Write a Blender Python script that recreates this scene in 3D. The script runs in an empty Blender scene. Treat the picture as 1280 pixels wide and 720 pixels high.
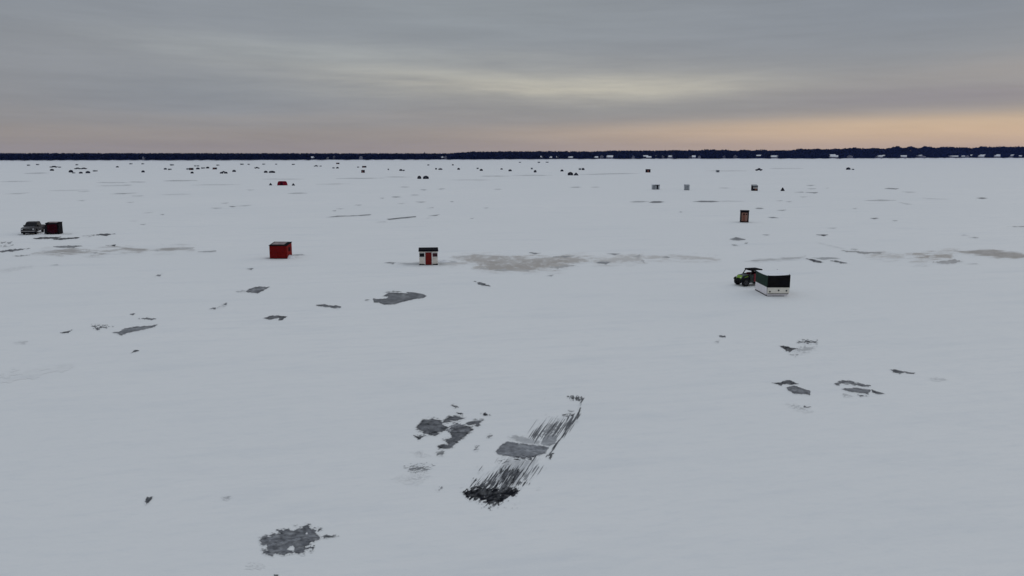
import bpy, bmesh, math, random
import numpy as np
from mathutils import Vector, Matrix

random.seed(7)
RNG = np.random.default_rng(11)
PI = math.pi
R = math.radians
C = bpy.context.scene.collection
SC = bpy.context.scene

# ------------------------------------------------------------------ camera
CAM_H = 12.5
FPX = 985.0                     # focal length in units of the 1280 wide frame
V0 = 193.0                      # row of the true horizon
TH = math.atan((360.0 - V0) / FPX)
cam_d = bpy.data.cameras.new('camera')
cam_d.sensor_width = 36.0
cam_d.lens = FPX * 36.0 / 1280.0
cam_d.clip_start = 0.1
cam_d.clip_end = 30000
cam = bpy.data.objects.new('camera', cam_d)
C.objects.link(cam)
cam.location = (0, 0, CAM_H)
cam.rotation_euler = (PI / 2 - TH, 0, 0)
SC.camera = cam


def depth(v):
    return CAM_H / (math.sin(TH) + (v - 360.0) / FPX * math.cos(TH))


def G(u, v):
    """ground point (x, y) seen at column u, row v of the 1280x720 photograph"""
    t = depth(v)
    k = (v - 360.0) / FPX
    return (t * (u - 640.0) / FPX, t * (math.cos(TH) - k * math.sin(TH)))


def G_np(u, v):
    k = (v - 360.0) / FPX
    t = CAM_H / (math.sin(TH) + k * math.cos(TH))
    return t * (u - 640.0) / FPX, t * (math.cos(TH) - k * math.sin(TH))


def z_at(v, y):
    """height of a point at ground distance y that shows on row v"""
    a = TH + math.atan((v - 360.0) / FPX)
    return CAM_H - y * math.tan(a)


# ------------------------------------------------------------------ node helper
class X:
    """tiny expression wrapper round math nodes"""
    def __init__(self, nt, s):
        self.nt, self.s = nt, s

    def _op(self, op, *a):
        n = self.nt.nodes.new('ShaderNodeMath')
        n.operation = op
        for i, q in enumerate(a):
            if isinstance(q, X):
                self.nt.links.new(q.s, n.inputs[i])
            else:
                n.inputs[i].default_value = q
        return X(self.nt, n.outputs[0])

    def __add__(self, o): return self._op('ADD', self, o)
    def __radd__(self, o): return self._op('ADD', self, o)
    def __sub__(self, o): return self._op('SUBTRACT', self, o)
    def __rsub__(self, o): return self._op('SUBTRACT', o, self)
    def __mul__(self, o): return self._op('MULTIPLY', self, o)
    def __rmul__(self, o): return self._op('MULTIPLY', self, o)
    def __truediv__(self, o): return self._op('DIVIDE', self, o)
    def exp(self): return self._op('EXPONENT', self)
    def maxi(self, o): return self._op('MAXIMUM', self, o)
    def mini(self, o): return self._op('MINIMUM', self, o)

    def smooth(self, a, b):
        n = self.nt.nodes.new('ShaderNodeMapRange')
        n.interpolation_type = 'SMOOTHSTEP'
        n.inputs[1].default_value, n.inputs[2].default_value = a, b
        n.inputs[3].default_value, n.inputs[4].default_value = 0, 1
        self.nt.links.new(self.s, n.inputs[0])
        return X(self.nt, n.outputs[0])


def mixc(nt, f, a, b):
    n = nt.nodes.new('ShaderNodeMix')
    n.data_type = 'RGBA'
    for sock, q in ((n.inputs[0], f), (n.inputs[6], a), (n.inputs[7], b)):
        if isinstance(q, X):
            nt.links.new(q.s, sock)
        elif hasattr(q, 'is_output'):
            nt.links.new(q, sock)
        elif isinstance(q, (int, float)):
            sock.default_value = q
        else:
            sock.default_value = (*q, 1)
    return n.outputs[2]


def lin(r, g, b):
    f = lambda c: (c / 255 / 12.92) if c / 255 <= .04045 else ((c / 255 + .055) / 1.055) ** 2.4
    return (f(r), f(g), f(b))


def noise(nt, vec, scale, detail=4, rough=.55, w=None):
    n = nt.nodes.new('ShaderNodeTexNoise')
    n.inputs['Scale'].default_value = scale
    n.inputs['Detail'].default_value = detail
    n.inputs['Roughness'].default_value = rough
    nt.links.new(vec, n.inputs['Vector'])
    return X(nt, n.outputs[0])


def combine(nt, *v):
    n = nt.nodes.new('ShaderNodeCombineXYZ')
    for i, q in enumerate(v):
        if isinstance(q, X):
            nt.links.new(q.s, n.inputs[i])
        else:
            n.inputs[i].default_value = q
    return n.outputs[0]


# ------------------------------------------------------------------ sky and light
SUN_EL, SUN_AZ = R(9), R(58)     # azimuth clockwise from +Y
world = bpy.data.worlds.new('World')
SC.world = world
world.use_nodes = True
nt = world.node_tree
nt.nodes.clear()
tc = nt.nodes.new('ShaderNodeTexCoord')
sep = nt.nodes.new('ShaderNodeSeparateXYZ')
nt.links.new(tc.outputs['Generated'], sep.inputs[0])
dx, dy, dz = (X(nt, sep.outputs[i]) for i in range(3))
az = dx._op('ARCTAN2', dx, dy) * (180 / PI)
el = dz._op('ARCSINE', dz.maxi(-1.0).mini(1.0)) * (180 / PI)

# slow warp so that no band is a clean curve
wv = combine(nt, az * .035, el * .16, 0.0)
warp = (noise(nt, wv, 1.0, 3, .5) - .5)
fine_v = combine(nt, az * .05 + warp * .8, el * .55 + az * .012, 3.7)
fine = (noise(nt, fine_v, 1.0, 6, .6) - .5)
streak_v = combine(nt, az * .03, el * 1.5 - az * .02, 9.1)
streak = (noise(nt, streak_v, 1.0, 5, .6) - .5)
elw = el + warp * 1.6 + fine * .5


def gauss(a0, e0, sa, se, tilt=0.0, e=None):
    da = (az - a0)
    de = ((e or elw) - e0 - da * tilt)
    q = (da * (1 / sa)) * (da * (1 / sa)) + (de * (1 / se)) * (de * (1 / se))
    return (q * -1.0).exp()


puff = noise(nt, combine(nt, az * .11 + fine * .5, el * 1.1 + az * .02 + warp * 2.0, 15.3), 1.0, 7, .62) - .5
wisp = noise(nt, combine(nt, az * .16, el * 2.0 - az * .03 + warp * 2.2, 27.0), 1.0, 4, .5) - .5
brk = ((puff * 1.3 + wisp * .8) + .86).maxi(.1).mini(1.25)
# grey cloud deck, its blue-grey and warm parts
col = mixc(nt, elw.smooth(1.0, 9.0), lin(145, 142, 142), lin(138, 143, 150))
col = mixc(nt, gauss(-20, 4.2, 14, 2.3) * .7, col, lin(134, 141, 150))
col = mixc(nt, gauss(31, 9.0, 14, 3.0) * .8, col, lin(128, 135, 145))
col = mixc(nt, gauss(-4, 9.5, 14, 3) * .6, col, lin(142, 148, 153))
# warm glow low over the shore, stronger towards the hidden sun
low = (el * -1.0 + 2.05 + warp * .5 + fine * .3 + az * .004).smooth(-.5, .75)
col = mixc(nt, low * .5, col, lin(157, 147, 139))
col = mixc(nt, low * az.smooth(-12, 30) * .85, col, lin(196, 171, 149))
col = mixc(nt, gauss(28, 1.9, 17, .8, .012, el + warp * .6 + fine * .4) * .6, col, lin(206, 180, 151))
col = mixc(nt, gauss(20, .3, 40, .6, 0, el) * .3, col, lin(174, 158, 150))
# pale yellow break in the deck
col = mixc(nt, gauss(0, 4.9, 17, 1.6, -.02) * brk * .6, col, lin(172, 171, 165))
col = mixc(nt, gauss(4.5, 4.6, 11, .85, -.015, el + warp * 1.1 + fine * 1.6) * brk * .82, col, lin(194, 189, 174))
col = mixc(nt, gauss(-6, 5.5, 10, .4, -.045) * .4, col, lin(174, 174, 168))
col = mixc(nt, gauss(-14, 6.8, 12, .9, -.035) * brk * .55, col, lin(163, 167, 167))
col = mixc(nt, gauss(-16, 2.6, 14, .35, -.005) * .35, col, lin(158, 152, 148))
# mauve bank on the bright side, with a lit edge above it
col = mixc(nt, gauss(12, 3.2, 14, .6, .03) * .5, col, lin(140, 141, 142))
col = mixc(nt, gauss(31, 3.7, 13, .85, .02) * .95, col, lin(136, 134, 141))
col = mixc(nt, gauss(32, 5.3, 9, .7, .05) * .4, col, lin(156, 150, 148))
mul = ((streak * .09 + fine * .20 + puff * .20 + wisp * .07) + 1.0)
# an overcast sky is about three times brighter overhead than at the horizon
lift = (el.smooth(9.5, 60)) * 1.48 + 1.0
backdim = (dy.smooth(-.7, .4)) * .22 + .78
mix_mul = mul * lift * backdim
vm = nt.nodes.new('ShaderNodeVectorMath')
vm.operation = 'SCALE'
nt.links.new(col, vm.inputs[0])
nt.links.new(mix_mul.s, vm.inputs['Scale'])
bg_cloud = nt.nodes.new('ShaderNodeBackground')
nt.links.new(vm.outputs[0], bg_cloud.inputs['Color'])
bg_cloud.inputs['Strength'].default_value = 1.09
sky = nt.nodes.new('ShaderNodeTexSky')
sky.sky_type = 'NISHITA'
sky.sun_disc = False
sky.sun_elevation = SUN_EL
sky.sun_rotation = SUN_AZ
sky.air_density = 1.0
sky.dust_density = 1.5
bg_sky = nt.nodes.new('ShaderNodeBackground')
nt.links.new(sky.outputs[0], bg_sky.inputs['Color'])
bg_sky.inputs['Strength'].default_value = .05
mixs = nt.nodes.new('ShaderNodeMixShader')
mixs.inputs[0].default_value = .93        # the deck hides nearly all of the clear sky
nt.links.new(bg_sky.outputs[0], mixs.inputs[1])
nt.links.new(bg_cloud.outputs[0], mixs.inputs[2])
wo = nt.nodes.new('ShaderNodeOutputWorld')
nt.links.new(mixs.outputs[0], wo.inputs['Surface'])

sun_d = bpy.data.lights.new('sun', 'SUN')
sun_d.energy = .5
sun_d.angle = R(50)
sun_d.color = (1, .86, .7)
sun = bpy.data.objects.new('sun', sun_d)
C.objects.link(sun)
sv = Vector((math.sin(SUN_AZ) * math.cos(SUN_EL), math.cos(SUN_AZ) * math.cos(SUN_EL), math.sin(SUN_EL)))
sun.rotation_euler = sv.to_track_quat('Z', 'Y').to_euler()
sun.location = (0, 0, 60)

SC.view_settings.view_transform = 'Standard'
SC.view_settings.look = 'None'
SC.view_settings.exposure = 0
SC.view_settings.gamma = 1
SC.view_settings.use_curve_mapping = False


# ------------------------------------------------------------------ materials
def mat(name, color, rough=.6, metal=0.0, spec=.5, vary=.25, scale=6.0, bump=0.0, coat=0.0, stripes=None):
    m = bpy.data.materials.new(name)
    m.use_nodes = True
    t = m.node_tree
    p = t.nodes['Principled BSDF']
    p.inputs['Roughness'].default_value = rough
    p.inputs['Metallic'].default_value = metal
    p.inputs['Specular IOR Level'].default_value = spec
    p.inputs['Coat Weight'].default_value = coat
    c = t.nodes.new('ShaderNodeTexCoord')
    n = noise(t, c.outputs['Object'], scale, 5, .6)
    dark = tuple(q * (1 - vary) for q in color)
    lite = tuple(min(1, q * (1 + vary)) for q in color)
    o = mixc(t, n.smooth(.3, .7), dark, lite)
    h = n
    if stripes:
        w = t.nodes.new('ShaderNodeTexWave')
        w.bands_direction = stripes[0]
        w.inputs['Scale'].default_value = stripes[1]
        w.inputs['Distortion'].default_value = .6
        w.inputs['Detail'].default_value = 2
        t.links.new(c.outputs['Object'], w.inputs['Vector'])
        ws = X(t, w.outputs['Fac'])
        o = mixc(t, ws.smooth(0.0, .12), tuple(q * .45 for q in color), o)
        h = ws
    t.links.new(o, p.inputs['Base Color'])
    if bump:
        b = t.nodes.new('ShaderNodeBump')
        b.inputs['Strength'].default_value = bump
        b.inputs['Distance'].default_value = .02
        t.links.new(h.s, b.inputs['Height'])
        t.links.new(b.outputs[0], p.inputs['Normal'])
    return m


def snow_group():
    """wind-packed snow: colour and normal shared by the lake and by the thin snow round bare ice"""
    g = bpy.data.node_groups.new('snow_surface', 'ShaderNodeTree')
    g.interface.new_socket('Color', in_out='OUTPUT', socket_type='NodeSocketColor')
    g.interface.new_socket('Normal', in_out='OUTPUT', socket_type='NodeSocketVector')
    go = g.nodes.new('NodeGroupOutput')
    geo = g.nodes.new('ShaderNodeNewGeometry')
    s = g.nodes.new('ShaderNodeSeparateXYZ')
    g.links.new(geo.outputs['Position'], s.inputs[0])
    x, y = X(g, s.outputs[0]), X(g, s.outputs[1])
    # the wind blew roughly across the picture
    a = R(12)
    wx = x * math.cos(a) + y * math.sin(a)
    wy = y * math.cos(a) - x * math.sin(a)
    big = noise(g, combine(g, wx * .012, wy * .03, 0.0), 1.0, 4, .55)
    mid = noise(g, combine(g, wx * .06, wy * .3, 4.0), 1.0, 5, .6)
    rip = noise(g, combine(g, wx * .8, wy * 2.6, 7.0), 1.0, 5, .6)
    grain = noise(g, combine(g, x * 9.0, y * 9.0, 1.0), 1.0, 3, .6)
    # crusted old snow is a little greyer than fresh drift; mid and ripple tones also paint in relief
    c = mixc(g, big.smooth(.34, .68), (.785, .80, .80), (.815, .825, .82))
    c = mixc(g, mid.smooth(.52, .74) * .5, c, (.70, .73, .75))
    c = mixc(g, rip.smooth(.48, .72) * .3, c, (.69, .725, .75))
    blot = noise(g, combine(g, wx * .22, wy * .5, 12.0), 1.0, 5, .62)
    c = mixc(g, blot.smooth(.5, .72) * big.smooth(.35, .6) * .4, c, (.705, .735, .755))
    # thin wind-scoured lines where grey ice shows through
    sc1 = noise(g, combine(g, wx * .055, wy * .9, 21.0), 1.0, 4, .6)
    patch = noise(g, combine(g, wx * .01, wy * .02, 33.0), 1.0, 3, .5)
    ridge = noise(g, combine(g, wx * .10, wy * .75, 40.0), 1.0, 5, .6)
    c = mixc(g, ridge.smooth(.5, .66) * (1.0 - ridge.smooth(.66, .72)) * big.smooth(.4, .62) * .24, c, (.655, .685, .72))  # drift ridges shaded in the colour, flat light hardly shows them
    c = mixc(g, sc1.smooth(.62, .72) * patch.smooth(.45, .6) * y.smooth(90, 160) * .3, c, (.40, .43, .46))
    g.links.new(c, go.inputs['Color'])
    h = ridge * .07 + mid * .07 + rip * .03 + blot * .05 + grain * .003
    b = g.nodes.new('ShaderNodeBump')
    b.inputs['Strength'].default_value = .85
    b.inputs['Distance'].default_value = 1.0
    g.links.new(h.s, b.inputs['Height'])
    g.links.new(b.outputs[0], go.inputs['Normal'])
    return g


SNOWG = snow_group()


def snow_mat():
    m = bpy.data.materials.new('packed_snow')
    m.use_nodes = True
    t = m.node_tree
    p = t.nodes['Principled BSDF']
    n = t.nodes.new('ShaderNodeGroup')
    n.node_tree = SNOWG
    t.links.new(n.outputs['Color'], p.inputs['Base Color'])
    t.links.new(n.outputs['Normal'], p.inputs['Normal'])
    p.inputs['Roughness'].default_value = .75
    p.inputs['Specular IOR Level'].default_value = .25
    return m


def ice_mat():
    """bare lake ice; the mesh says how much snow lies on it (R cover, G tone, B silt)"""
    m = bpy.data.materials.new('bare_lake_ice')
    m.use_nodes = True
    t = m.node_tree
    p = t.nodes['Principled BSDF']
    n = t.nodes.new('ShaderNodeGroup')
    n.node_tree = SNOWG
    at = t.nodes.new('ShaderNodeAttribute')
    at.attribute_name = 'cover'
    s = t.nodes.new('ShaderNodeSeparateColor')
    t.links.new(at.outputs['Color'], s.inputs[0])
    cov, tone, silt = (X(t, s.outputs[i]) for i in range(3))
    geo = t.nodes.new('ShaderNodeNewGeometry')
    ns = noise(t, geo.outputs['Position'], 1.4, 6, .65)
    c = mixc(t, tone, (.008, .009, .012), (.20, .21, .23))
    c = mixc(t, silt, c, (.27, .215, .16))
    c = mixc(t, ns.smooth(.45, .8) * tone * .35, c, (.34, .36, .38))
    vo = t.nodes.new('ShaderNodeTexVoronoi')
    vo.feature = 'DISTANCE_TO_EDGE'
    vo.inputs['Scale'].default_value = .55
    wn = t.nodes.new('ShaderNodeVectorMath')
    wn.operation = 'ADD'
    t.links.new(geo.outputs['Position'], wn.inputs[0])
    t.links.new(combine(t, ns * 1.2, ns * -1.0, 0.0), wn.inputs[1])
    t.links.new(wn.outputs[0], vo.inputs['Vector'])
    crack = (X(t, vo.outputs['Distance']) * -1.0 + .03).smooth(0.0, .028)
    c = mixc(t, crack * tone * .45, c, (.42, .44, .47))
    c = mixc(t, cov, n.outputs['Color'], c)
    t.links.new(c, p.inputs['Base Color'])
    t.links.new((cov * -.25 + .75).s, p.inputs['Roughness'])
    t.links.new((tone * .3 + cov * -.05 + .06).maxi(0.0).s, p.inputs['Specular IOR Level'])
    return m


M_SNOW = snow_mat()
M_ICE = ice_mat()
M = {
    'black_cloth': mat('black_tent_cloth', (.008, .008, .012), .85, vary=.3, spec=.2),
    'navy_cloth': mat('navy_tent_cloth', (.010, .012, .022), .85, vary=.3, spec=.2),
    'grey_cloth': mat('grey_cloth', (.06, .062, .07), .85, vary=.2),
    'red_cloth': mat('red_tarpaulin', (.17, .004, .010), .8, spec=.1, vary=.25, scale=2),
    'red_wood': mat('dark_red_boards', (.18, .005, .004), .8, spec=.12, vary=.3, stripes=('X', 2.2), bump=.3),
    'red_door': mat('red_door_paint', (.17, .007, .004), .6, spec=.2, vary=.25, scale=3),
    'darkred_cloth': mat('dark_red_cloth', (.035, .002, .005), .85, spec=.1, vary=.35, scale=1.5),
    'white_wood': mat('weathered_white_boards', (.80, .74, .66), .6, vary=.12, stripes=('X', 2.4), bump=.3),
    'trim': mat('white_trim_paint', (.75, .74, .72), .5, vary=.06),
    'black_roof': mat('black_roof_felt', (.005, .005, .007), .95, vary=.3, spec=.06),
    'rust_roof': mat('worn_roof_sheet', (.20, .155, .155), .55, vary=.35, scale=1.2),
    'dark_wood': mat('dark_brown_wood', (.010, .006, .007), .8, spec=.15, vary=.3, stripes=('X', 3), bump=.3),
    'brown_wood': mat('greyish_brown_wood', (.27, .145, .11), .7, vary=.25, stripes=('X', 3), bump=.3),
    'rust_wood': mat('reddish_brown_wood', (.19, .065, .04), .7, vary=.3, scale=3),
    'grey_wood': mat('weathered_grey_wood', (.26, .28, .30), .75, vary=.2, stripes=('X', 2.4), bump=.3),
    'pale_wood': mat('pale_grey_boards', (.40, .43, .46), .7, vary=.1, stripes=('X', 2.4), bump=.2),
    'skid': mat('black_skid', (.012, .010, .012), .6, vary=.3),
    'curtain': mat('dark_red_curtain', (.045, .006, .010), .8, vary=.3),
    'glass': mat('dark_window_glass', (.006, .006, .008), .2, spec=.12, vary=.1),
    'cream': mat('off_white_gelcoat', (.80, .76, .67), .4, vary=.07, scale=2.5),
    'white_side': mat('white_gelcoat', (.80, .76, .78), .4, vary=.07, scale=2.5),
    'canvas_black': mat('black_canvas', (.006, .005, .006), .85, vary=.3, spec=.15),
    'canvas_green': mat('dark_green_canvas', (.010, .030, .020), .8, vary=.3, scale=3, spec=.2),
    'snow_cap': mat('snow_on_roof', (.78, .80, .83), .8, vary=.04, scale=3, bump=.3),
    'paint_dark': mat('charcoal_car_paint', (.010, .007, .011), .5, vary=.1, spec=.2),
    'paint_navy': mat('navy_car_paint', (.006, .007, .014), .5, vary=.1, spec=.2),
    'paint_hood_sheen': mat('hood_sky_sheen_paint', (.13, .13, .135), .35, metal=.3, vary=.1),  # sky reflected on the dark truck's hood, put into the colour
    'chrome': mat('dull_chrome', (.30, .295, .30), .35, metal=.6, vary=.08),
    'lamp': mat('headlamp_lens', (.55, .56, .58), .15, vary=.1),
    'tyre': mat('tyre_rubber', (.010, .010, .011), .85, vary=.3, spec=.2),
    'rim': mat('grey_wheel_rim', (.06, .06, .065), .45, metal=.5, vary=.15),
    'plastic': mat('black_plastic', (.006, .006, .007), .75, vary=.25, spec=.15),
    'lime': mat('lime_green_plastic', (.22, .38, .04), .5, spec=.2, vary=.15),
    'green_panel': mat('dark_green_panel', (.012, .026, .022), .5, vary=.3),
    'red_panel': mat('red_side_panel', (.20, .008, .018), .45, vary=.25),
    'bark': mat('tree_bark', (.03, .026, .026), .9, vary=.3),
    'needle': mat('dark_evergreen_needles', (.008, .011, .020), .9, vary=.4, scale=.25, spec=.1),
    'brush': mat('dark_forest_floor', (.012, .015, .028), .95, vary=.4, scale=.1, spec=.05),
    'house_wall': mat('dark_house_siding', (.05, .05, .07), .7, vary=.2),
    'house_grey': mat('grey_house_siding', (.22, .22, .27), .7, vary=.15),
}


# ------------------------------------------------------------------ mesh builder
class MB:
    def __init__(self):
        self.v, self.f = [], []

    def add(self, vs, fs):
        o = len(self.v)
        self.v += [tuple(q) for q in vs]
        self.f += [tuple(i + o for i in f) for f in fs]
        return self

    def box(self, x0, x1, y0, y1, z0, z1, bev=0.0):
        if bev <= 0:
            vs = [(x, y, z) for z in (z0, z1) for x, y in ((x0, y0), (x1, y0), (x1, y1), (x0, y1))]
            return self.add(vs, [(3, 2, 1, 0), (4, 5, 6, 7), (0, 1, 5, 4), (1, 2, 6, 5), (2, 3, 7, 6), (3, 0, 4, 7)])
        bm = bmesh.new()
        bmesh.ops.create_cube(bm, size=1)
        for w in bm.verts:
            w.co = Vector(((x0 + x1) / 2 + w.co.x * (x1 - x0), (y0 + y1) / 2 + w.co.y * (y1 - y0), (z0 + z1) / 2 + w.co.z * (z1 - z0)))
        bmesh.ops.bevel(bm, geom=bm.edges[:], offset=bev, segments=2, affect='EDGES', profile=.6)
        bm.verts.index_update()
        vs = [w.co.copy() for w in bm.verts]
        fs = [[w.index for w in f.verts] for f in bm.faces]
        bm.free()
        return self.add(vs, fs)

    def extrude_x(self, prof, x0, x1, inset=0.0, inset_from=None):
        """closed (y, z) outline carried from x0 to x1; points above inset_from are drawn in by inset (tumblehome)"""
        n = len(prof)
        vs = []
        for x, sg in ((x0, 1), (x1, -1)):
            for y, z in prof:
                k = inset if (inset_from is not None and z > inset_from) else 0
                vs.append((x + sg * k, y, z))
        a = sum(prof[i][0] * prof[(i + 1) % n][1] - prof[(i + 1) % n][0] * prof[i][1] for i in range(n))
        fs = [(i, (i + 1) % n, n + (i + 1) % n, n + i) for i in range(n)] + [tuple(range(n))[::-1], tuple(range(n, 2 * n))]
        if a > 0:
            fs = [tuple(reversed(f)) for f in fs]
        return self.add(vs, fs)

    def disc(self, c, axis, r, l, n=16, r2=None):
        """cylinder round axis through c with half length l"""
        a = Vector(axis).normalized()
        u = a.orthogonal().normalized()
        w = a.cross(u)
        c = Vector(c)
        r2 = r if r2 is None else r2
        vs = [c + a * s + (u * math.cos(2 * PI * i / n) + w * math.sin(2 * PI * i / n)) * rr for s, rr in ((-l, r), (l, r2)) for i in range(n)]
        fs = [(i, (i + 1) % n, n + (i + 1) % n, n + i) for i in range(n)] + [tuple(range(n))[::-1], tuple(range(n, 2 * n))]
        return self.add(vs, fs)

    def bar(self, a, b, r, n=8):
        a, b = Vector(a), Vector(b)
        return self.disc((a + b) / 2, b - a, r, (b - a).length / 2, n)

    def tyre(self, c, r, w, n=20):
        prof = [(r * .62, -w / 2), (r * .9, -w / 2), (r, -w * .32), (r, w * .32), (r * .9, w / 2), (r * .62, w / 2)]
        vs = [(c[0] + px, c[1] + pr * math.cos(2 * PI * i / n), c[2] + pr * math.sin(2 * PI * i / n)) for i in range(n) for pr, px in prof]
        k = len(prof)
        fs = [(i * k + j, ((i + 1) % n) * k + j, ((i + 1) % n) * k + (j + 1) % k, i * k + (j + 1) % k) for i in range(n) for j in range(k)]
        return self.add(vs, fs)

    def build(self, name, m, parent=None, smooth=False):
        me = bpy.data.meshes.new(name)
        me.from_pydata(self.v, [], self.f)
        bm = bmesh.new()
        bm.from_mesh(me)
        bmesh.ops.recalc_face_normals(bm, faces=bm.faces)
        bm.to_mesh(me)
        bm.free()
        me.materials.append(m)
        if smooth:
            me.polygons.foreach_set('use_smooth', [True] * len(me.polygons))
        o = bpy.data.objects.new(name, me)
        C.objects.link(o)
        o.parent = parent
        return o


def tag(o, label=None, cat=None, group=None, kind=None):
    for k, q in (('label', label), ('category', cat), ('group', group), ('kind', kind)):
        if q:
            o[k] = q
    return o


def thing(name, label, cat, loc, rz=0.0, group=None):
    o = bpy.data.objects.new(name, None)
    C.objects.link(o)
    o.empty_display_size = .3
    o.location = (loc[0], loc[1], loc[2] if len(loc) > 2 else 0)
    o.rotation_euler = (0, 0, rz)
    return tag(o, label, cat, group)


def copy_tree(o, parent=None):
    c = o.copy()
    C.objects.link(c)
    if parent is not None:
        c.parent = parent
    for ch in list(o.children):
        copy_tree(ch, c)
    return c


# ------------------------------------------------------------------ the frozen lake
def lake():
    n, rad = 96, [0, 15, 40, 90, 200, 450, 1000, 2000, 4000]
    vs, fs = [(0, 0, 0)], []
    for r in rad[1:]:
        vs += [(r * math.cos(2 * PI * i / n), r * math.sin(2 * PI * i / n), 0) for i in range(n)]
    for i in range(n):
        fs.append((0, 1 + i, 1 + (i + 1) % n))
    for k in range(len(rad) - 2):
        a, b = 1 + k * n, 1 + (k + 1) * n
        fs += [(a + i, b + i, b + (i + 1) % n, a + (i + 1) % n) for i in range(n)]
    b = MB()
    b.add(vs, fs)
    o = b.build('snow_covered_lake', M_SNOW)
    tag(o, 'snow covered frozen lake reaching to the far shore', kind='structure')


lake()

# ------------------------------------------------------------------ bare ice and scoured patches
_perm = RNG.permutation(512)
_grad = RNG.uniform(0, 2 * PI, 512)


def perlin(x, y, seed=0):
    xi, yi = np.floor(x).astype(int), np.floor(y).astype(int)
    xf, yf = x - xi, y - yi
    u, v = xf * xf * xf * (xf * (xf * 6 - 15) + 10), yf * yf * yf * (yf * (yf * 6 - 15) + 10)

    def g(ix, iy, fx, fy):
        h = _perm[(_perm[(ix + seed * 17) % 512] + iy) % 512]
        a = _grad[h]
        return np.cos(a) * fx + np.sin(a) * fy
    n00, n10 = g(xi, yi, xf, yf), g(xi + 1, yi, xf - 1, yf)
    n01, n11 = g(xi, yi + 1, xf, yf - 1), g(xi + 1, yi + 1, xf - 1, yf - 1)
    return (n00 * (1 - u) + n10 * u) * (1 - v) + (n01 * (1 - u) + n11 * u) * v


def fbm(x, y, seed=0, oct=3):
    s, a = 0, 1.0
    for k in range(oct):
        s = s + a * perlin(x * 2 ** k, y * 2 ** k, seed + 7 * k)
        a *= .55
    return s * 1.3


def sdf(poly, U, V):
    """signed distance in rows and columns, positive inside"""
    d = np.full(U.shape, 1e9)
    ins = np.zeros(U.shape, bool)
    n = len(poly)
    for i in range(n):
        ax, ay = poly[i]
        bx, by = poly[(i + 1) % n]
        ex, ey = bx - ax, by - ay
        l2 = ex * ex + ey * ey + 1e-9
        t = np.clip(((U - ax) * ex + (V - ay) * ey) / l2, 0, 1)
        d = np.minimum(d, (U - ax - t * ex) ** 2 + (V - ay - t * ey) ** 2)
        if ay != by:
            c = ((ay > V) != (by > V)) & (U < (bx - ax) * (V - ay) / (by - ay) + ax)
            ins ^= c
    d = np.sqrt(d)
    return np.where(ins, d, -d)


def S(u0, u1, v, h, slope=0.0):
    """thin lens-shaped streak"""
    m = (u0 + u1) / 2
    f = lambda u: v + (u - m) * slope
    w = u1 - u0
    return [(u0, f(u0)), (u0 + w * .3, f(u0 + w * .3) - h / 2), (u0 + w * .7, f(u0 + w * .7) - h * .45),
            (u1, f(u1)), (u0 + w * .65, f(u0 + w * .65) + h / 2), (u0 + w * .25, f(u0 + w * .25) + h * .4)]


class Z:
    """points read off an enlargement of the photograph"""
    def __init__(self, ox, oy, s):
        self.ox, self.oy, self.s = ox, oy, s

    def __call__(self, *p):
        return [(self.ox + a / self.s, self.oy + b / self.s) for a, b in p]


def piece(poly, tone=.6, cov=1.0, soft=.35, amp=.7, D=2.5, freq=(.22, .5), ang=0.0, bias=0.0, silt=0.0, edge=.45, tvar=.3, dust=.15):
    return dict(poly=poly, tone=tone, cov=cov, soft=soft, amp=amp, D=D, freq=freq, ang=R(ang), bias=bias, silt=silt, edge=edge, tvar=tvar, dust=dust)


_pc = [0]
_zc = [0]


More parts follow.
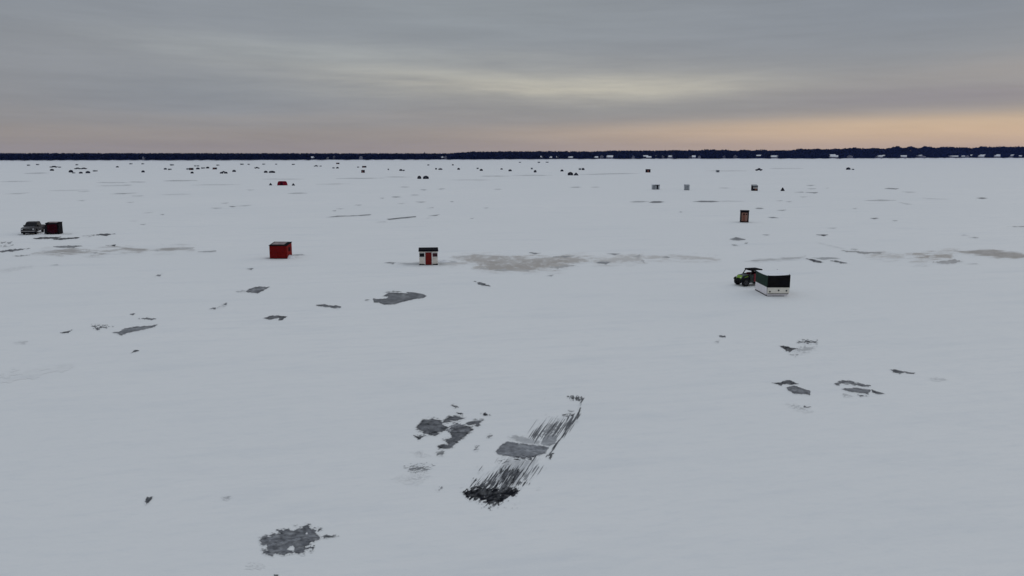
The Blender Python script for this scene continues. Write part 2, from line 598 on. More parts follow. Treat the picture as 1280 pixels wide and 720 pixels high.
def ice_patch(pieces, step, label, holes=(), z=.004):
    us = [p[0] for q in pieces for p in q['poly']]
    vs = [p[1] for q in pieces for p in q['poly']]
    pad = 4
    _zc[0] += 1
    z += .0006 * _zc[0]
    u0, u1, v0, v1 = min(us) - pad, max(us) + pad, min(vs) - pad, max(vs) + pad
    nu, nv = int((u1 - u0) / step[0]) + 2, int((v1 - v0) / step[1]) + 2
    gu, gv = np.linspace(u0, u1, nu), np.linspace(v0, v1, nv)
    U, V = np.meshgrid(gu, gv)
    cover = np.zeros(U.shape)
    tone = np.full(U.shape, .6)
    silt = np.zeros(U.shape)
    for q in pieces:
        _pc[0] += 1
        sd = _pc[0]
        P = np.array(q['poly'])
        a0, a1, b0, b1 = P[:, 0].min() - pad, P[:, 0].max() + pad, P[:, 1].min() - pad, P[:, 1].max() + pad
        iu = np.where((gu >= a0) & (gu <= a1))[0]
        iv = np.where((gv >= b0) & (gv <= b1))[0]
        if len(iu) == 0 or len(iv) == 0:
            continue
        sl = np.s_[iv[0]:iv[-1] + 1, iu[0]:iu[-1] + 1]
        u, v = U[sl], V[sl]
        c, s = math.cos(q['ang']), math.sin(q['ang'])
        # ang: direction of the strokes, counter-clockwise from the image's x axis
        xs, ys = (u * c - v * s) * q['freq'][0], (u * s + v * c) * q['freq'][1]
        d = sdf(q['poly'], u, v)
        f = np.clip(d, -q['D'] * 1.5, q['D']) / q['D'] + q['amp'] * fbm(xs, ys, sd) - q['bias'] + q['amp'] * (.16 if q['ang'] == 0 else .06) * fbm(u * .55, v * .8, sd + 5)
        m = np.clip((f + q['soft']) / (2 * q['soft']), 0, 1)
        m = m * m * (3 - 2 * m) * q['cov'] * (1 - q['dust'] * np.clip(fbm(u * .09, v * .22, sd + 9) * 1.1 + .1, 0, 1))
        tn = q['tone'] + q['tvar'] * fbm(xs * .7 + 31, ys * .7, sd + 3) - q['edge'] * np.clip(1 - f / 1.2, 0, 1) * .6
        up = m > cover[sl]
        cover[sl] = np.where(up, m, cover[sl])
        tone[sl] = np.where(up, np.clip(tn, 0, 1), tone[sl])
        silt[sl] = np.where(up, q['silt'], silt[sl])
    for h in holes:
        d = sdf(h, U, V)
        cover *= np.clip(.5 - d / .8, 0, 1)
    keep = cover > .015
    kc = keep[:-1, :-1] | keep[1:, :-1] | keep[:-1, 1:] | keep[1:, 1:]
    idx = np.arange(nu * nv).reshape(nv, nu)
    quads = np.stack([idx[1:, :-1][kc], idx[1:, 1:][kc], idx[:-1, 1:][kc], idx[:-1, :-1][kc]], 1)
    used, inv = np.unique(quads, return_inverse=True)
    inv = inv.reshape(quads.shape)
    x, y = G_np(U.ravel()[used], V.ravel()[used])
    co = np.stack([x, y, np.full_like(x, z)], 1)
    me = bpy.data.meshes.new('ice_patch')
    me.from_pydata(co.tolist(), [], inv.tolist())
    at = me.color_attributes.new('cover', 'FLOAT_COLOR', 'POINT')
    col = np.stack([cover.ravel()[used], tone.ravel()[used], silt.ravel()[used], np.ones(len(used))], 1)
    at.data.foreach_set('color', col.astype(np.float32).ravel())
    me.materials.append(M_ICE)
    o = bpy.data.objects.new('ice_patch', me)
    C.objects.link(o)
    tag(o, label, kind='structure')
    return o


# --- foreground, first pair
z = Z(480, 480, 4.5)
A = dict(tone=.52, soft=.5, amp=.85, D=2.6, freq=(.12, .36), edge=.75, tvar=.35, dust=.1)
ice_patch([
    piece(z((175, 250), (215, 205), (275, 190), (330, 210), (365, 180), (400, 178), (460, 188), (415, 205), (370, 215), (330, 225), (370, 245), (330, 265), (285, 292), (250, 288), (200, 262)), **A),
    piece(z((380, 250), (420, 225), (450, 232), (500, 240), (500, 262), (455, 295), (415, 330), (370, 365), (310, 365), (305, 345), (360, 340), (330, 310), (375, 305), (370, 270)), **A),
    piece(z((335, 265), (390, 215), (430, 215), (420, 260), (380, 285)), tone=.7, amp=1.6, bias=.5, D=3, freq=(.2, .7)),
    piece(z((460, 225), (500, 205), (555, 203), (530, 240), (510, 230), (470, 232)), **A),
    piece(z((545, 168), (570, 164), (600, 175), (570, 178)), tone=.3),
    piece(z((378, 115), (400, 122), (420, 130), (395, 134)), tone=.3),
    piece(z((410, 160), (440, 165), (450, 172), (420, 170)), tone=.3),
    piece(z((165, 290), (240, 288), (215, 300), (190, 314)), tone=.4, amp=.9),
    piece(z((295, 385), (345, 376), (330, 400), (300, 402)), tone=.4, soft=.6, cov=.8),
    piece(z((110, 470), (180, 448), (285, 462), (240, 500), (150, 505)), tone=.5, amp=1.7, bias=.75, D=4, freq=(.12, .8), ang=8, cov=.8),
    piece(z((60, 530), (200, 510), (245, 520), (190, 555), (140, 560)), tone=.8, amp=.9, bias=.6, D=6, soft=.9, cov=.35),
    piece(z((575, 300), (590, 285), (610, 287), (600, 302)), tone=.4, amp=1.5, bias=.3, cov=.7),
    piece(z((505, 375), (512, 350), (530, 350), (525, 376)), tone=.4, amp=1.5, bias=.3, cov=.7),
    piece(z((295, 602), (315, 578), (328, 577), (315, 600)), tone=.4, amp=1.3, bias=.3, cov=.7, ang=50),
    piece(z((150, 385), (200, 370), (260, 405), (210, 415)), tone=.8, amp=1.2, bias=.9, soft=.8, cov=.35),
], (.6, .5), 'bare grey ice patch with ragged wind blown edges in front')

# --- foreground, long swept strip
ice_patch([
    piece(z((630, 380), (660, 345), (692, 325), (800, 340), (930, 355), (905, 390), (830, 415), (750, 412), (690, 405), (640, 395)), tone=.85, amp=.4, edge=.6, tvar=.3, bias=-.1, dust=.12),
    piece(z((690, 395), (770, 405), (860, 395), (830, 430), (740, 430)), tone=.35, amp=1.7, bias=.6, freq=(.15, .6), ang=-12),
    piece(z((705, 300), (740, 290), (870, 320), (880, 345), (820, 338), (760, 328)), tone=.9, cov=.6, soft=.9, amp=.8),
    piece(z((880, 338), (900, 300), (945, 285), (975, 292), (965, 335), (920, 352)), tone=.95, amp=.6, edge=.2, cov=.85),
    piece(z((800, 300), (840, 250), (870, 215), (1000, 195), (1050, 222), (1035, 260), (980, 310), (900, 322), (850, 322)), tone=.55, amp=2.0, bias=.7, D=6, freq=(.022, .62), ang=56, soft=.45),
    piece(z((850, 300), (900, 240), (980, 225), (1010, 240), (960, 300)), tone=.6, amp=1.8, bias=.8, D=5, freq=(.3, .55), ang=20, soft=.5, cov=.8),
    piece(z((1130, 75), (1112, 120), (1102, 180), (1050, 240), (990, 320), (930, 410), (915, 410), (960, 350), (1030, 250), (1085, 170), (1112, 80)), tone=.35, amp=1.5, bias=.2, D=1.6, freq=(.05, .6), ang=57),
    piece(z((1028, 70), (1060, 66), (1112, 70), (1105, 95), (1060, 92)), tone=.35, amp=1.4, bias=.35, D=2, freq=(.35, .5)),
    piece(z((1005, 172), (1065, 171), (1065, 181), (1008, 181)), tone=.3),
    piece(z((1040, 150), (1070, 149), (1070, 157), (1045, 157)), tone=.4, cov=.6),
    piece(z((925, 418), (945, 390), (952, 394), (932, 422)), tone=.15),
    piece(z((900, 150), (935, 175), (1000, 200), (960, 215), (910, 190)), tone=.6, amp=2, bias=1.3, D=4, freq=(.3, .3), cov=.6),
    piece(z((1030, 190), (1075, 160), (1080, 210), (1040, 255), (1000, 300), (970, 320)), tone=.5, amp=2.0, bias=.85, D=4, freq=(.03, .6), ang=57),
    piece(z((560, 500), (640, 490), (680, 465), (780, 480), (850, 410), (862, 420), (800, 500), (750, 570), (640, 590), (540, 560)), tone=.35, amp=2.2, bias=.75, D=6, freq=(.032, .48), ang=55, soft=.5),
    piece(z((660, 480), (760, 470), (780, 500), (740, 570), (680, 580), (640, 560)), tone=.25, amp=2.0, bias=.45, D=5, freq=(.05, .5), ang=57, soft=.5),
    piece(z((560, 560), (640, 480), (680, 410), (840, 415), (860, 430), (780, 530), (720, 580)), tone=.85, cov=.5, soft=1.0, amp=1.3, bias=.25, D=6, freq=(.03, .3), ang=55),
    piece(z((480, 590), (520, 545), (590, 545), (700, 560), (740, 585), (650, 610), (560, 600)), tone=.3, amp=2.0, bias=.35, D=5, freq=(.05, .42), ang=52, soft=.5),
    piece(z((445, 610), (475, 595), (540, 582), (610, 590), (700, 588), (748, 592), (748, 615), (735, 628), (700, 640), (660, 665), (600, 682), (570, 655), (520, 650), (460, 632)), tone=.0, amp=1.35, D=3, bias=-.25, freq=(.16, .34), ang=35, edge=.0, tvar=.22, dust=.12),
    piece(z((500, 640), (600, 660), (660, 660), (620, 690), (590, 695), (540, 665)), tone=.3, amp=2.0, bias=.6, D=4, freq=(.2, .4), ang=30),
    piece(z((750, 540), (830, 545), (825, 570), (760, 575)), tone=.4, amp=2.0, bias=.95, D=3, freq=(.04, .5), ang=57),
    piece(z((770, 520), (850, 450), (900, 470), (800, 560)), tone=.6, amp=2.0, bias=1.0, D=4, freq=(.03, .5), ang=57, cov=.8),
    piece(z((640, 430), (700, 425), (720, 450), (660, 455)), tone=.5, amp=1.9, bias=.8, D=3, freq=(.2, .5), ang=20, cov=.8),
], (.55, .5), 'long swept strip of bare ice ending in a rough black patch')

# --- bottom left
z = Z(300, 630, 8)
ice_patch([
    piece(z((195, 355), (225, 310), (290, 325), (320, 298), (400, 295), (370, 258), (490, 252), (505, 270), (560, 262), (610, 235), (680, 196), (702, 200), (690, 240), (745, 240), (760, 290), (790, 325), (805, 345), (740, 375), (700, 400), (655, 430), (645, 505), (600, 500), (530, 485), (440, 517), (350, 495), (320, 520), (260, 512), (215, 460), (265, 455), (262, 412), (205, 398)), tone=.66, soft=.45, amp=.8, D=3, freq=(.16, .4), edge=.6, tvar=.35),
    piece(z((640, 430), (745, 420), (735, 460), (720, 488), (690, 485), (700, 450), (650, 460)), tone=.45, amp=1.3, bias=.35, D=2),
    piece(z((800, 325), (870, 308), (930, 318), (985, 322), (930, 335), (850, 342)), tone=.45, amp=.7),
    piece(z((740, 240), (808, 238), (822, 265), (790, 272), (760, 250)), tone=.45, amp=1.4, bias=.3, D=1.6),
    piece(z((340, 712), (380, 712), (385, 725), (345, 725)), tone=.2),
    piece(z((545, 215), (568, 210), (560, 218)), tone=.4, cov=.7),
    piece(z((80, 630), (160, 600), (230, 615), (170, 640)), tone=.9, amp=1, bias=.5, D=6, soft=.9, cov=.25),
], (.6, .5), 'bare grey ice patch with a pointed tail nearest the camera',
    holes=[z((470, 455), (500, 425), (530, 418), (545, 440), (540, 468), (500, 465)), z((655, 298), (670, 283), (678, 300), (664, 306))])

# --- pointed slab in the middle
z = Z(440, 340, 9.14)
ice_patch([
    piece(z((240, 298), (300, 310), (390, 305), (410, 285), (345, 276), (380, 262), (420, 236), (500, 236), (640, 246), (610, 230), (660, 228), (740, 238), (820, 256), (852, 275), (820, 297), (700, 312), (560, 348), (480, 372), (370, 374), (310, 352), (250, 350)), tone=.58, amp=.35, D=1.6, edge=.75, tvar=.12),
    piece(z((370, 232), (470, 217), (560, 226), (420, 234)), tone=.45, amp=.4, cov=.8),
    piece(z((160, 316), (200, 316), (185, 328)), tone=.4, cov=.8),
], (.4, .3), 'smooth grey ice slab with a pointed end, alone on the snow')

# --- right hand group
z = Z(880, 400, 4)
B = dict(tone=.4, amp=.5, D=1.4, edge=.2)
ice_patch([
    piece(z((66, 75), (105, 80), (108, 88), (80, 85)), **B),
    piece(z((50, 108), (75, 106), (72, 114)), tone=.6, cov=.5),
    piece(z((375, 128), (410, 132), (470, 144), (440, 152), (430, 162), (410, 154)), tone=.25, amp=.6, D=1.5),
    piece(z((465, 112), (500, 96), (565, 104), (567, 122), (520, 122)), tone=.45, amp=1.8, bias=.55, D=2, freq=(.12, .9), ang=-6),
    piece(z((440, 150), (500, 130), (560, 138), (540, 155), (490, 165)), tone=.7, amp=1.2, bias=.4, D=3, cov=.5, soft=.7),
    piece(z((430, 175), (470, 173), (460, 180)), tone=.6, cov=.6),
    piece(z((340, 314), (385, 313), (392, 305), (430, 301), (472, 320), (445, 324), (395, 321), (387, 329)), tone=.35, amp=.4, D=1.4),
    piece(z((410, 336), (450, 328), (500, 345), (533, 356), (529, 376), (500, 372), (450, 369), (420, 352)), tone=.62, amp=.35, D=1.6, edge=.6),
    piece(z((495, 430), (533, 434), (525, 441), (500, 441)), tone=.5, amp=1, bias=.2),
    piece(z((400, 420), (470, 425), (540, 460), (520, 465), (450, 440)), tone=.8, amp=1.2, bias=.6, D=3, cov=.45, soft=.8),
    piece(z((652, 320), (680, 303), (720, 303), (832, 328), (820, 336), (750, 326), (690, 316), (668, 332)), tone=.55, amp=1.0, bias=.1, D=1.5, freq=(.12, .7), ang=-10),
    piece(z((690, 345), (770, 338), (835, 352), (822, 371), (720, 358)), tone=.75, amp=.7, D=1.6, edge=.6, freq=(.1, .7), ang=-8),
    piece(z((838, 348), (905, 370), (870, 373), (840, 362)), tone=.4, amp=.4, D=1.2),
    piece(z((768, 374), (825, 380), (780, 384)), **B),
    piece(z((690, 365), (740, 380), (700, 382)), tone=.7, cov=.4),
    piece(z((930, 247), (960, 248), (1000, 256), (1055, 265), (1040, 271), (1000, 264), (980, 270), (945, 263)), tone=.45, amp=.8, bias=.1, D=1.3, freq=(.15, .7), ang=-8),
    piece(z((1125, 290), (1200, 291), (1215, 298), (1160, 306)), tone=.8, amp=1.2, bias=.4, D=2, cov=.35, soft=.7),
], (.5, .35), 'scattered small bare ice patches in the snow beyond the swept strip')

# --- left hand group
z = Z(60, 340, 4)
ice_patch([
    piece(z((985, 95), (1010, 85), (1040, 73), (1107, 75), (1050, 108), (1000, 102)), tone=.62, amp=.4, D=1.5, edge=.7),
    piece(z((940, 97), (985, 92), (985, 99)), tone=.7, cov=.5),
    piece(z((805, 184), (840, 177), (837, 187)), **B),
    piece(z((835, 182), (880, 165), (882, 169)), tone=.7, cov=.4),
    piece(z((868, 162), (895, 154), (890, 166)), **B),
    piece(z((1076, 231), (1120, 217), (1197, 221), (1172, 240), (1150, 246), (1155, 231), (1110, 238)), tone=.38, amp=.5, D=1.4),
    piece(z((318, 303), (355, 300), (380, 284), (440, 273), (520, 269), (550, 260), (530, 276), (470, 291), (400, 304), (370, 318), (352, 310)), tone=.72, amp=.5, D=1.6, edge=.6),
    piece(z((218, 266), (260, 265), (325, 272), (270, 283), (250, 292), (228, 283)), tone=.45, amp=1.7, bias=.5, D=2, freq=(.2, .7)),
    piece(z((452, 233), (500, 227), (540, 235), (520, 240), (490, 238)), tone=.5, amp=1, bias=.2, D=1.4),
    piece(z((410, 210), (437, 206), (425, 216)), **B),
    piece(z((63, 303), (90, 299), (120, 289), (105, 303), (80, 309)), tone=.4, amp=.8, D=1.2),
    piece(z((415, 406), (435, 389), (462, 393), (440, 399)), tone=.4, amp=.7, D=1.2),
    piece(z((532, 21), (570, 9), (560, 21)), tone=.5, amp=.6, D=1.2, cov=.8),
    piece([(390, 381), (405, 380.5), (427, 383), (425, 386), (405, 384)], tone=.5, amp=1.0, bias=.15, D=1.2),
    piece([(592, 351.5), (602, 353), (608, 355.5), (613, 358), (602, 357.5)], tone=.45, amp=1.0, bias=.2, D=1.2),
    piece([(18, 428), (34, 427), (30, 430)], tone=.7, cov=.3),
], (.5, .3), 'scattered small bare ice patches in front of the red shack')
ice_patch([
    piece([(181, 627), (184, 621.5), (191, 621), (188, 626), (183, 631)], tone=.35, amp=.7, D=1.5, ang=55),
    piece([(278, 622), (288, 621), (284, 625)], tone=.6, cov=.5),
    piece([(0, 470), (40, 462), (90, 455), (80, 462), (10, 480)], tone=.9, amp=1.6, bias=.8, D=5, freq=(.03, .3), ang=12, soft=.9, cov=.10),
], (1.0, .8), 'small dark chip of bare ice in the smooth snow')

# --- scoured band across the middle, with a shadow painted beside the white shack
z = Z(480, 290, 2.667)
SB = dict(silt=.9, tone=.8, soft=.7, amp=1.15, D=4, freq=(.035, .32), edge=0, dust=.75)
DK = dict(edge=.15, tone=.45, amp=.7, D=1.0, freq=(.1, .6), soft=.5)
ice_patch([
    piece(z((235, 86), (300, 75), (420, 82), (560, 84), (640, 76), (695, 90), (640, 106), (580, 122), (480, 130), (380, 126), (330, 110), (260, 98)), cov=.62, **SB),
    piece(z((300, 120), (330, 98), (480, 96), (600, 90), (660, 95), (560, 112), (500, 128), (380, 128)), cov=.72, **SB),
    piece(z((300, 118), (400, 119), (500, 125), (480, 131), (380, 129)), cov=.6, silt=.4, tone=.7, soft=.6, amp=1.0, D=1.5, freq=(.05, .4)),
    piece(z((220, 84), (300, 74), (360, 78), (300, 84)), cov=.5, silt=.5, tone=.7, soft=.7, amp=1.0, D=1.5, freq=(.05, .4)),
    piece(z((540, 118), (600, 110), (640, 112), (580, 122)), cov=.6, silt=.3, tone=.6, soft=.5, amp=.8, D=1.2),
    piece(z((560, 84), (600, 79), (640, 80), (600, 86)), cov=.7, tone=.5, soft=.5, amp=.8, D=1.0),
    piece(z((180, 108), (230, 98), (290, 100), (240, 108)), cov=.4, **SB),
    piece(z((690, 100), (760, 98), (740, 109)), cov=.75, **DK),
    piece(z((740, 72), (790, 73), (770, 77)), cov=.8, **DK), piece(z((485, 69), (522, 70), (505, 74)), cov=.85, **DK),
    piece(z((690, 88), (780, 80), (860, 78), (870, 98), (780, 106), (700, 102)), cov=.42, **SB),
    piece(z((820, 82), (850, 76), (865, 80), (850, 86)), cov=.6, silt=.3, tone=.6, amp=1.2, bias=.2, D=1.2),
    piece(z((850, 98), (870, 92), (868, 104)), cov=.5, silt=.3, tone=.6, amp=1.2, bias=.2, D=1.2),
    piece(z((860, 86), (960, 79), (1110, 87), (1120, 92), (1000, 93), (880, 90)), cov=.42, **SB),
    piece(z((918, 84), (955, 82), (950, 88)), cov=.7, **DK),
    piece(z((0, 103), (45, 101), (30, 107)), cov=.8, **DK), piece(z((45, 104), (115, 102), (118, 111), (80, 110)), cov=.45, tone=.6, soft=.8, amp=.8, D=2, freq=(.05, .4)),  # the last piece is the white shack's shadow, painted on the snow
    piece(z((180, 98), (235, 96), (250, 104), (185, 112)), cov=.45, tone=.6, soft=.8, amp=.8, D=2, freq=(.05, .4)),
    piece(z((540, 146), (565, 143), (558, 149)), cov=.6, **DK),
], (.6, .35), 'grey brown scoured ice band and painted shadow beside the white shack')
z = Z(0, 280, 3.765)
ice_patch([
    piece(z((155, 68), (200, 62), (290, 61), (270, 68), (180, 72)), tone=.12, amp=.6, D=.9), piece(z((240, 73), (290, 66), (377, 62), (365, 68), (290, 75)), tone=.12, amp=.6, D=.9),
    piece(z((435, 53), (480, 46), (542, 46), (500, 55)), tone=.25, amp=.7, D=1), piece(z((390, 56), (440, 53), (420, 59)), tone=.5, cov=.5),
    piece(z((-10, 128), (60, 119), (145, 114), (60, 129), (0, 133)), tone=.45, amp=.7, D=1), piece(z((-5, 104), (60, 100), (20, 107)), tone=.6, cov=.6),
    piece(z((5, 88), (55, 84), (50, 91)), tone=.5, cov=.7), piece(z((60, 150), (140, 146), (100, 153)), tone=.45, amp=.6, D=1, cov=.8),
    piece(z((250, 106), (320, 101), (385, 104), (350, 112), (300, 113)), tone=.4, amp=.8, D=1, cov=.8), piece(z((498, 101), (545, 97), (540, 105)), tone=.3, amp=.5, D=1),
    piece(z((155, 142), (200, 124), (320, 117), (450, 125), (560, 114), (750, 119), (915, 108), (910, 119), (750, 129), (600, 132), (460, 140), (300, 141)), cov=.7, silt=.6, tone=.7, soft=.7, amp=1.4, bias=.2, D=4, freq=(.03, .3), edge=0),
    piece(z((200, 130), (260, 122), (330, 124), (280, 136), (210, 138)), cov=.5, silt=.3, tone=.6, soft=.8, amp=1.2, D=2, freq=(.05, .35)),
    piece(z((840, 116), (880, 111), (912, 110), (890, 119)), cov=.5, tone=.5, **{k: q for k, q in DK.items() if k != 'tone'}),
    piece(z((700, 123), (750, 120), (745, 127)), cov=.5, **DK), piece(z((420, 137), (460, 131), (450, 140)), cov=.5, **DK), piece(z((580, 118), (640, 116), (610, 121)), cov=.5, **DK),
    piece(z((930, 131), (1018, 125), (1015, 131), (960, 134)), cov=.6, **DK), piece(z((1160, 211), (1192, 209), (1185, 215)), cov=.9, **DK),
    piece(z((240, 194), (270, 190), (280, 195)), cov=.4, **DK), piece(z((0, 218), (90, 203), (150, 200), (20, 224)), cov=.2, tone=.8, soft=.8, D=2),
    piece(z((85, 50), (110, 48), (105, 55)), cov=.5, **DK), piece(z((290, 46), (340, 46), (320, 51)), cov=.5, **DK),
    piece(z((1240, 160), (1270, 158), (1268, 164)), cov=.5, **DK), piece(z((1370, 145), (1400, 142), (1440, 146), (1400, 150)), cov=.7, **DK),
], (.6, .35), 'dark scoured streaks and faint grey band by the truck')
z = Z(880, 280, 3.2)
ice_patch([
    piece(z((103, 61), (130, 52), (165, 62), (140, 68)), cov=.9, **DK), piece(z((112, 82), (142, 86), (120, 88)), cov=.6, **DK), piece(z((160, 76), (175, 75), (170, 80)), cov=.6, **DK),
    piece(z((235, 42), (264, 43), (250, 46)), cov=.7, **DK), piece(z((450, 43), (497, 43), (480, 49)), tone=.2, amp=.5, D=1), piece(z((505, 14), (530, 16), (515, 18)), cov=.6, **DK),
    piece(z((165, 149), (240, 140), (320, 135), (405, 130), (380, 140), (250, 147)), cov=.5, tone=.7, silt=.2, soft=.7, amp=1.0, D=1.6, freq=(.05, .4)),
    piece(z((398, 136), (430, 140), (482, 153), (450, 155)), tone=.3, amp=.6, D=1), piece(z((430, 135), (500, 133), (545, 138), (480, 143)), cov=.6, **DK),
    piece(z((505, 147), (530, 146), (575, 157), (545, 157)), tone=.4, amp=.6, D=1, cov=.9),
    piece(z((550, 105), (640, 112), (725, 111), (700, 121), (640, 120), (590, 112)), tone=.6, silt=.2, amp=1.1, D=1.3, cov=.75, freq=(.08, .5)),
    piece(z((640, 123), (720, 120), (795, 131), (780, 138), (700, 135)), cov=.42, **SB), piece(z((588, 100), (620, 102), (605, 105)), cov=.7, **DK),
    piece(z((808, 123), (900, 119), (992, 121), (985, 138), (900, 139), (850, 132)), cov=.72, **SB),
    piece(z((918, 152), (1000, 142), (1037, 150), (990, 159), (940, 158)), cov=.7, tone=.75, silt=.25, soft=.5, amp=.8, D=1.6),
    piece(z((1000, 108), (1100, 103), (1200, 109), (1310, 124), (1310, 136), (1180, 136), (1080, 121)), cov=.78, silt=.6, tone=.7, soft=.6, amp=.9, D=2.5, freq=(.04, .35), edge=.1),
    piece(z((930, 115), (1010, 104), (1020, 112)), cov=.35, **SB), piece(z((1050, 160), (1090, 157), (1100, 162)), cov=.3, **DK),
    piece(z((1058, 52), (1098, 54), (1085, 57)), cov=.8, **DK), piece(z((1215, 10), (1290, 8), (1285, 12)), cov=.7, **DK),
    piece(z((830, 149), (870, 150), (885, 158), (850, 156)), cov=.42, **SB), piece(z((1040, 42), (1058, 48), (1030, 46)), cov=.3, **DK),
    piece(z((460, 76), (560, 98), (540, 96)), cov=.25, **DK),
], (.6, .35), 'scoured ice band of grey and brown streaks beyond the trailer hut')

# --- thin far streaks
z5 = Z(380, 235, 5.333)
z6 = Z(0, 230, 4)
z7 = Z(960, 220, 4)
FK = dict(edge=.1, tone=.35, amp=.35, D=.7, freq=(.08, .7), soft=.6)
far = [
    (z5((148, 196), (220, 186), (300, 185), (447, 176), (440, 182), (300, 189), (220, 192)), .9), (z5((553, 207), (640, 198), (747, 188), (745, 195), (640, 205), (565, 213)), 1.0),
    (z5((830, 186), (870, 181), (905, 176), (880, 186)), .9), (z5((585, 60), (620, 57), (650, 60), (610, 64)), .6), (z5((715, 47), (765, 46), (740, 50)), .6),
    (z5((745, 92), (815, 92), (780, 97)), .65), (z5((775, 11), (820, 11), (800, 16)), .6), (z5((190, 152), (215, 148), (210, 155)), .5), (z5((215, 138), (270, 136), (240, 142)), .4),
    (z5((340, 113), (385, 112), (365, 118)), .5), (z5((505, 66), (535, 66), (525, 72)), .5), (z5((975, 90), (997, 89), (990, 95)), .6), (z5((820, 135), (865, 127), (860, 133)), .4),
    (z5((810, 200), (840, 199), (825, 203)), .4), (z5((490, 226), (550, 222), (540, 228)), .35), (z5((1195, 133), (1230, 130), (1215, 137)), .4), (z5((1105, 202), (1135, 200), (1120, 207)), .4),
    (z5((625, 102), (680, 101), (650, 105)), .4), (z5((890, 8), (930, 7), (910, 11)), .5),
    (z6((20, 50), (80, 46), (150, 43), (100, 50)), .35), (z6((550, 50), (620, 46), (690, 44), (620, 50)), .6), (z6((610, 5), (660, 4), (640, 8)), .5), (z6((660, 60), (720, 57), (700, 62)), .4),
    (z6((630, 92), (670, 90), (650, 95)), .4), (z6((715, 145), (765, 141), (740, 145)), .4), (z6((802, 152), (822, 151), (815, 156)), .7), (z6((702, 202), (730, 200), (718, 205)), .6),
    (z6((1055, 119), (1110, 120), (1080, 124)), .6), (z6((1145, 111), (1180, 112), (1160, 116)), .8), (z6((1180, 110), (1255, 106), (1230, 111)), .5), (z6((1105, 96), (1145, 93), (1130, 98)), .45),
    (z6((385, 82), (430, 80), (410, 85)), .35), (z6((390, 38), (450, 35), (420, 40)), .35), (z6((1230, 28), (1270, 29), (1250, 32)), .4), (z6((650, 185), (690, 183), (670, 187)), .2),
    (z7((130, 81), (175, 79), (180, 83)), .7), (z7((188, 81), (250, 82), (235, 87)), .9), (z7((192, 47), (235, 45), (215, 50)), .6), (z7((195, 62), (240, 63), (215, 66)), .5),
    (z7((585, 63), (655, 62), (640, 67)), .85), (z7((160, 103), (195, 103), (175, 107)), .4), (z7((40, 123), (75, 122), (60, 126)), .4), (z7((88, 128), (118, 127), (105, 131)), .6),
    (z7((45, 171), (90, 170), (70, 174)), .75), (z7((0, 206), (30, 205), (55, 210), (20, 211)), .9), (z7((475, 123), (560, 118), (640, 122), (560, 125)), .5), (z7((650, 130), (720, 142), (690, 142)), .35),
    (z7((420, 161), (447, 161), (435, 165)), .55), (z7((510, 211), (540, 209), (556, 212), (530, 216)), .95), (z7((620, 222), (650, 222), (635, 226)), .6), (z7((1040, 110), (1070, 108), (1100, 112), (1070, 115)), .85),
    (z7((670, 78), (740, 82), (700, 84)), .35), (z7((770, 110), (900, 116), (830, 116)), .35), (z7((285, 60), (305, 59), (298, 63)), .4),
    (z7((1000, 215), (1250, 214), (1160, 219)), 0), (z7((300, 260), (345, 259), (330, 264)), .4), (S(787, 811, 252.2, 1.6, -.02), .55), (S(811, 831, 252.6, 2.2, -.03), .95), (S(866, 901, 251.9, 1.8), .9),
    (S(896, 930, 251.5, 1, 0), .3), (S(898, 912, 235, .9), .4), (S(944, 955, 260.5, 1.6), .7), (S(849, 853, 265, 1.2), .5), (S(712, 727, 234, 1.0), .6), (S(738, 750, 234, .9), .45),
    (S(204, 247, 225.9, 1.1, -.01), .55), (S(160, 182, 227.5, 1), .45), (S(30, 62, 216.5, 1.2, -.02), .45), (S(0, 40, 226.8, 1, -.02), .35), (S(120, 160, 228.2, 1, 0), .4), (S(140, 160, 242, 1.4, -.05), .4),
    (S(360, 384, 241.6, 1.1, -.01), .6), (S(420, 480, 222.9, .9, -.01), .5), (S(328, 380, 223.9, .9), .4), (S(480, 515, 221.2, .9), .4), (S(725, 800, 217.4, 1.0, -.02), .45), (S(640, 690, 219.2, .9), .4),
    (S(600, 640, 220.2, .9), .4), (S(548, 557, 236, 1), .4), (S(617, 627, 236.6, .9), .5), (S(500, 512, 233.7, .9), .45), (S(525, 533, 237, .9), .45), (S(489, 500, 246, 1.1), .5), (S(513, 524, 243.8, 1), .45),
    (S(880, 935, 213.6, .8), .35), (S(962, 1004, 210.6, .8), .35), (S(1106, 1122, 235.8, 1.2, .01), .8), (S(1010, 1018, 231.6, .8), .5), (S(1222, 1233, 247.8, 1.5), .85), (S(120, 165, 232, 1, -.02), .3),
    (S(200, 240, 243, 1, -.02), .25), (S(60, 110, 238, 1, -.02), .25), (S(1128, 1145, 240, 1, .02), .3), (S(560, 620, 225, .8), .3), (S(240, 300, 231, .9, -.01), .3), (S(395, 440, 230, .9, -.01), .3),
]
for lo, hi, lab in ((0, 380, 'thin dark ice streaks far out on the snow by the truck'), (380, 700, 'thin dark ice streaks on the snow beyond the white shack'), (700, 1300, 'thin dark ice streaks on the snow round the brown outhouse')):
    sel = [(p, c) for p, c in far if lo <= p[0][0] < hi and c > 0]
    ice_patch([piece(p, cov=c, **FK) for p, c in sel], (.8, .22), lab)


# ------------------------------------------------------------------ pickup
def wheel(parent, x, y, r, w, side):
    t = MB().tyre((x, y, r), r, w).build('wheel', M['tyre'], parent, True)
    b = MB().disc((x + side * w * .12, y, r), (1, 0, 0), r * .66, w * .34, 16)
    for k in range(5):
        a = 2 * PI * k / 5
        b.bar((x + side * w * .48, y, r), (x + side * w * .48, y + r * .6 * math.cos(a), r + r * .6 * math.sin(a)), r * .08, 6)
    b.build('rim', M['rim'], t)


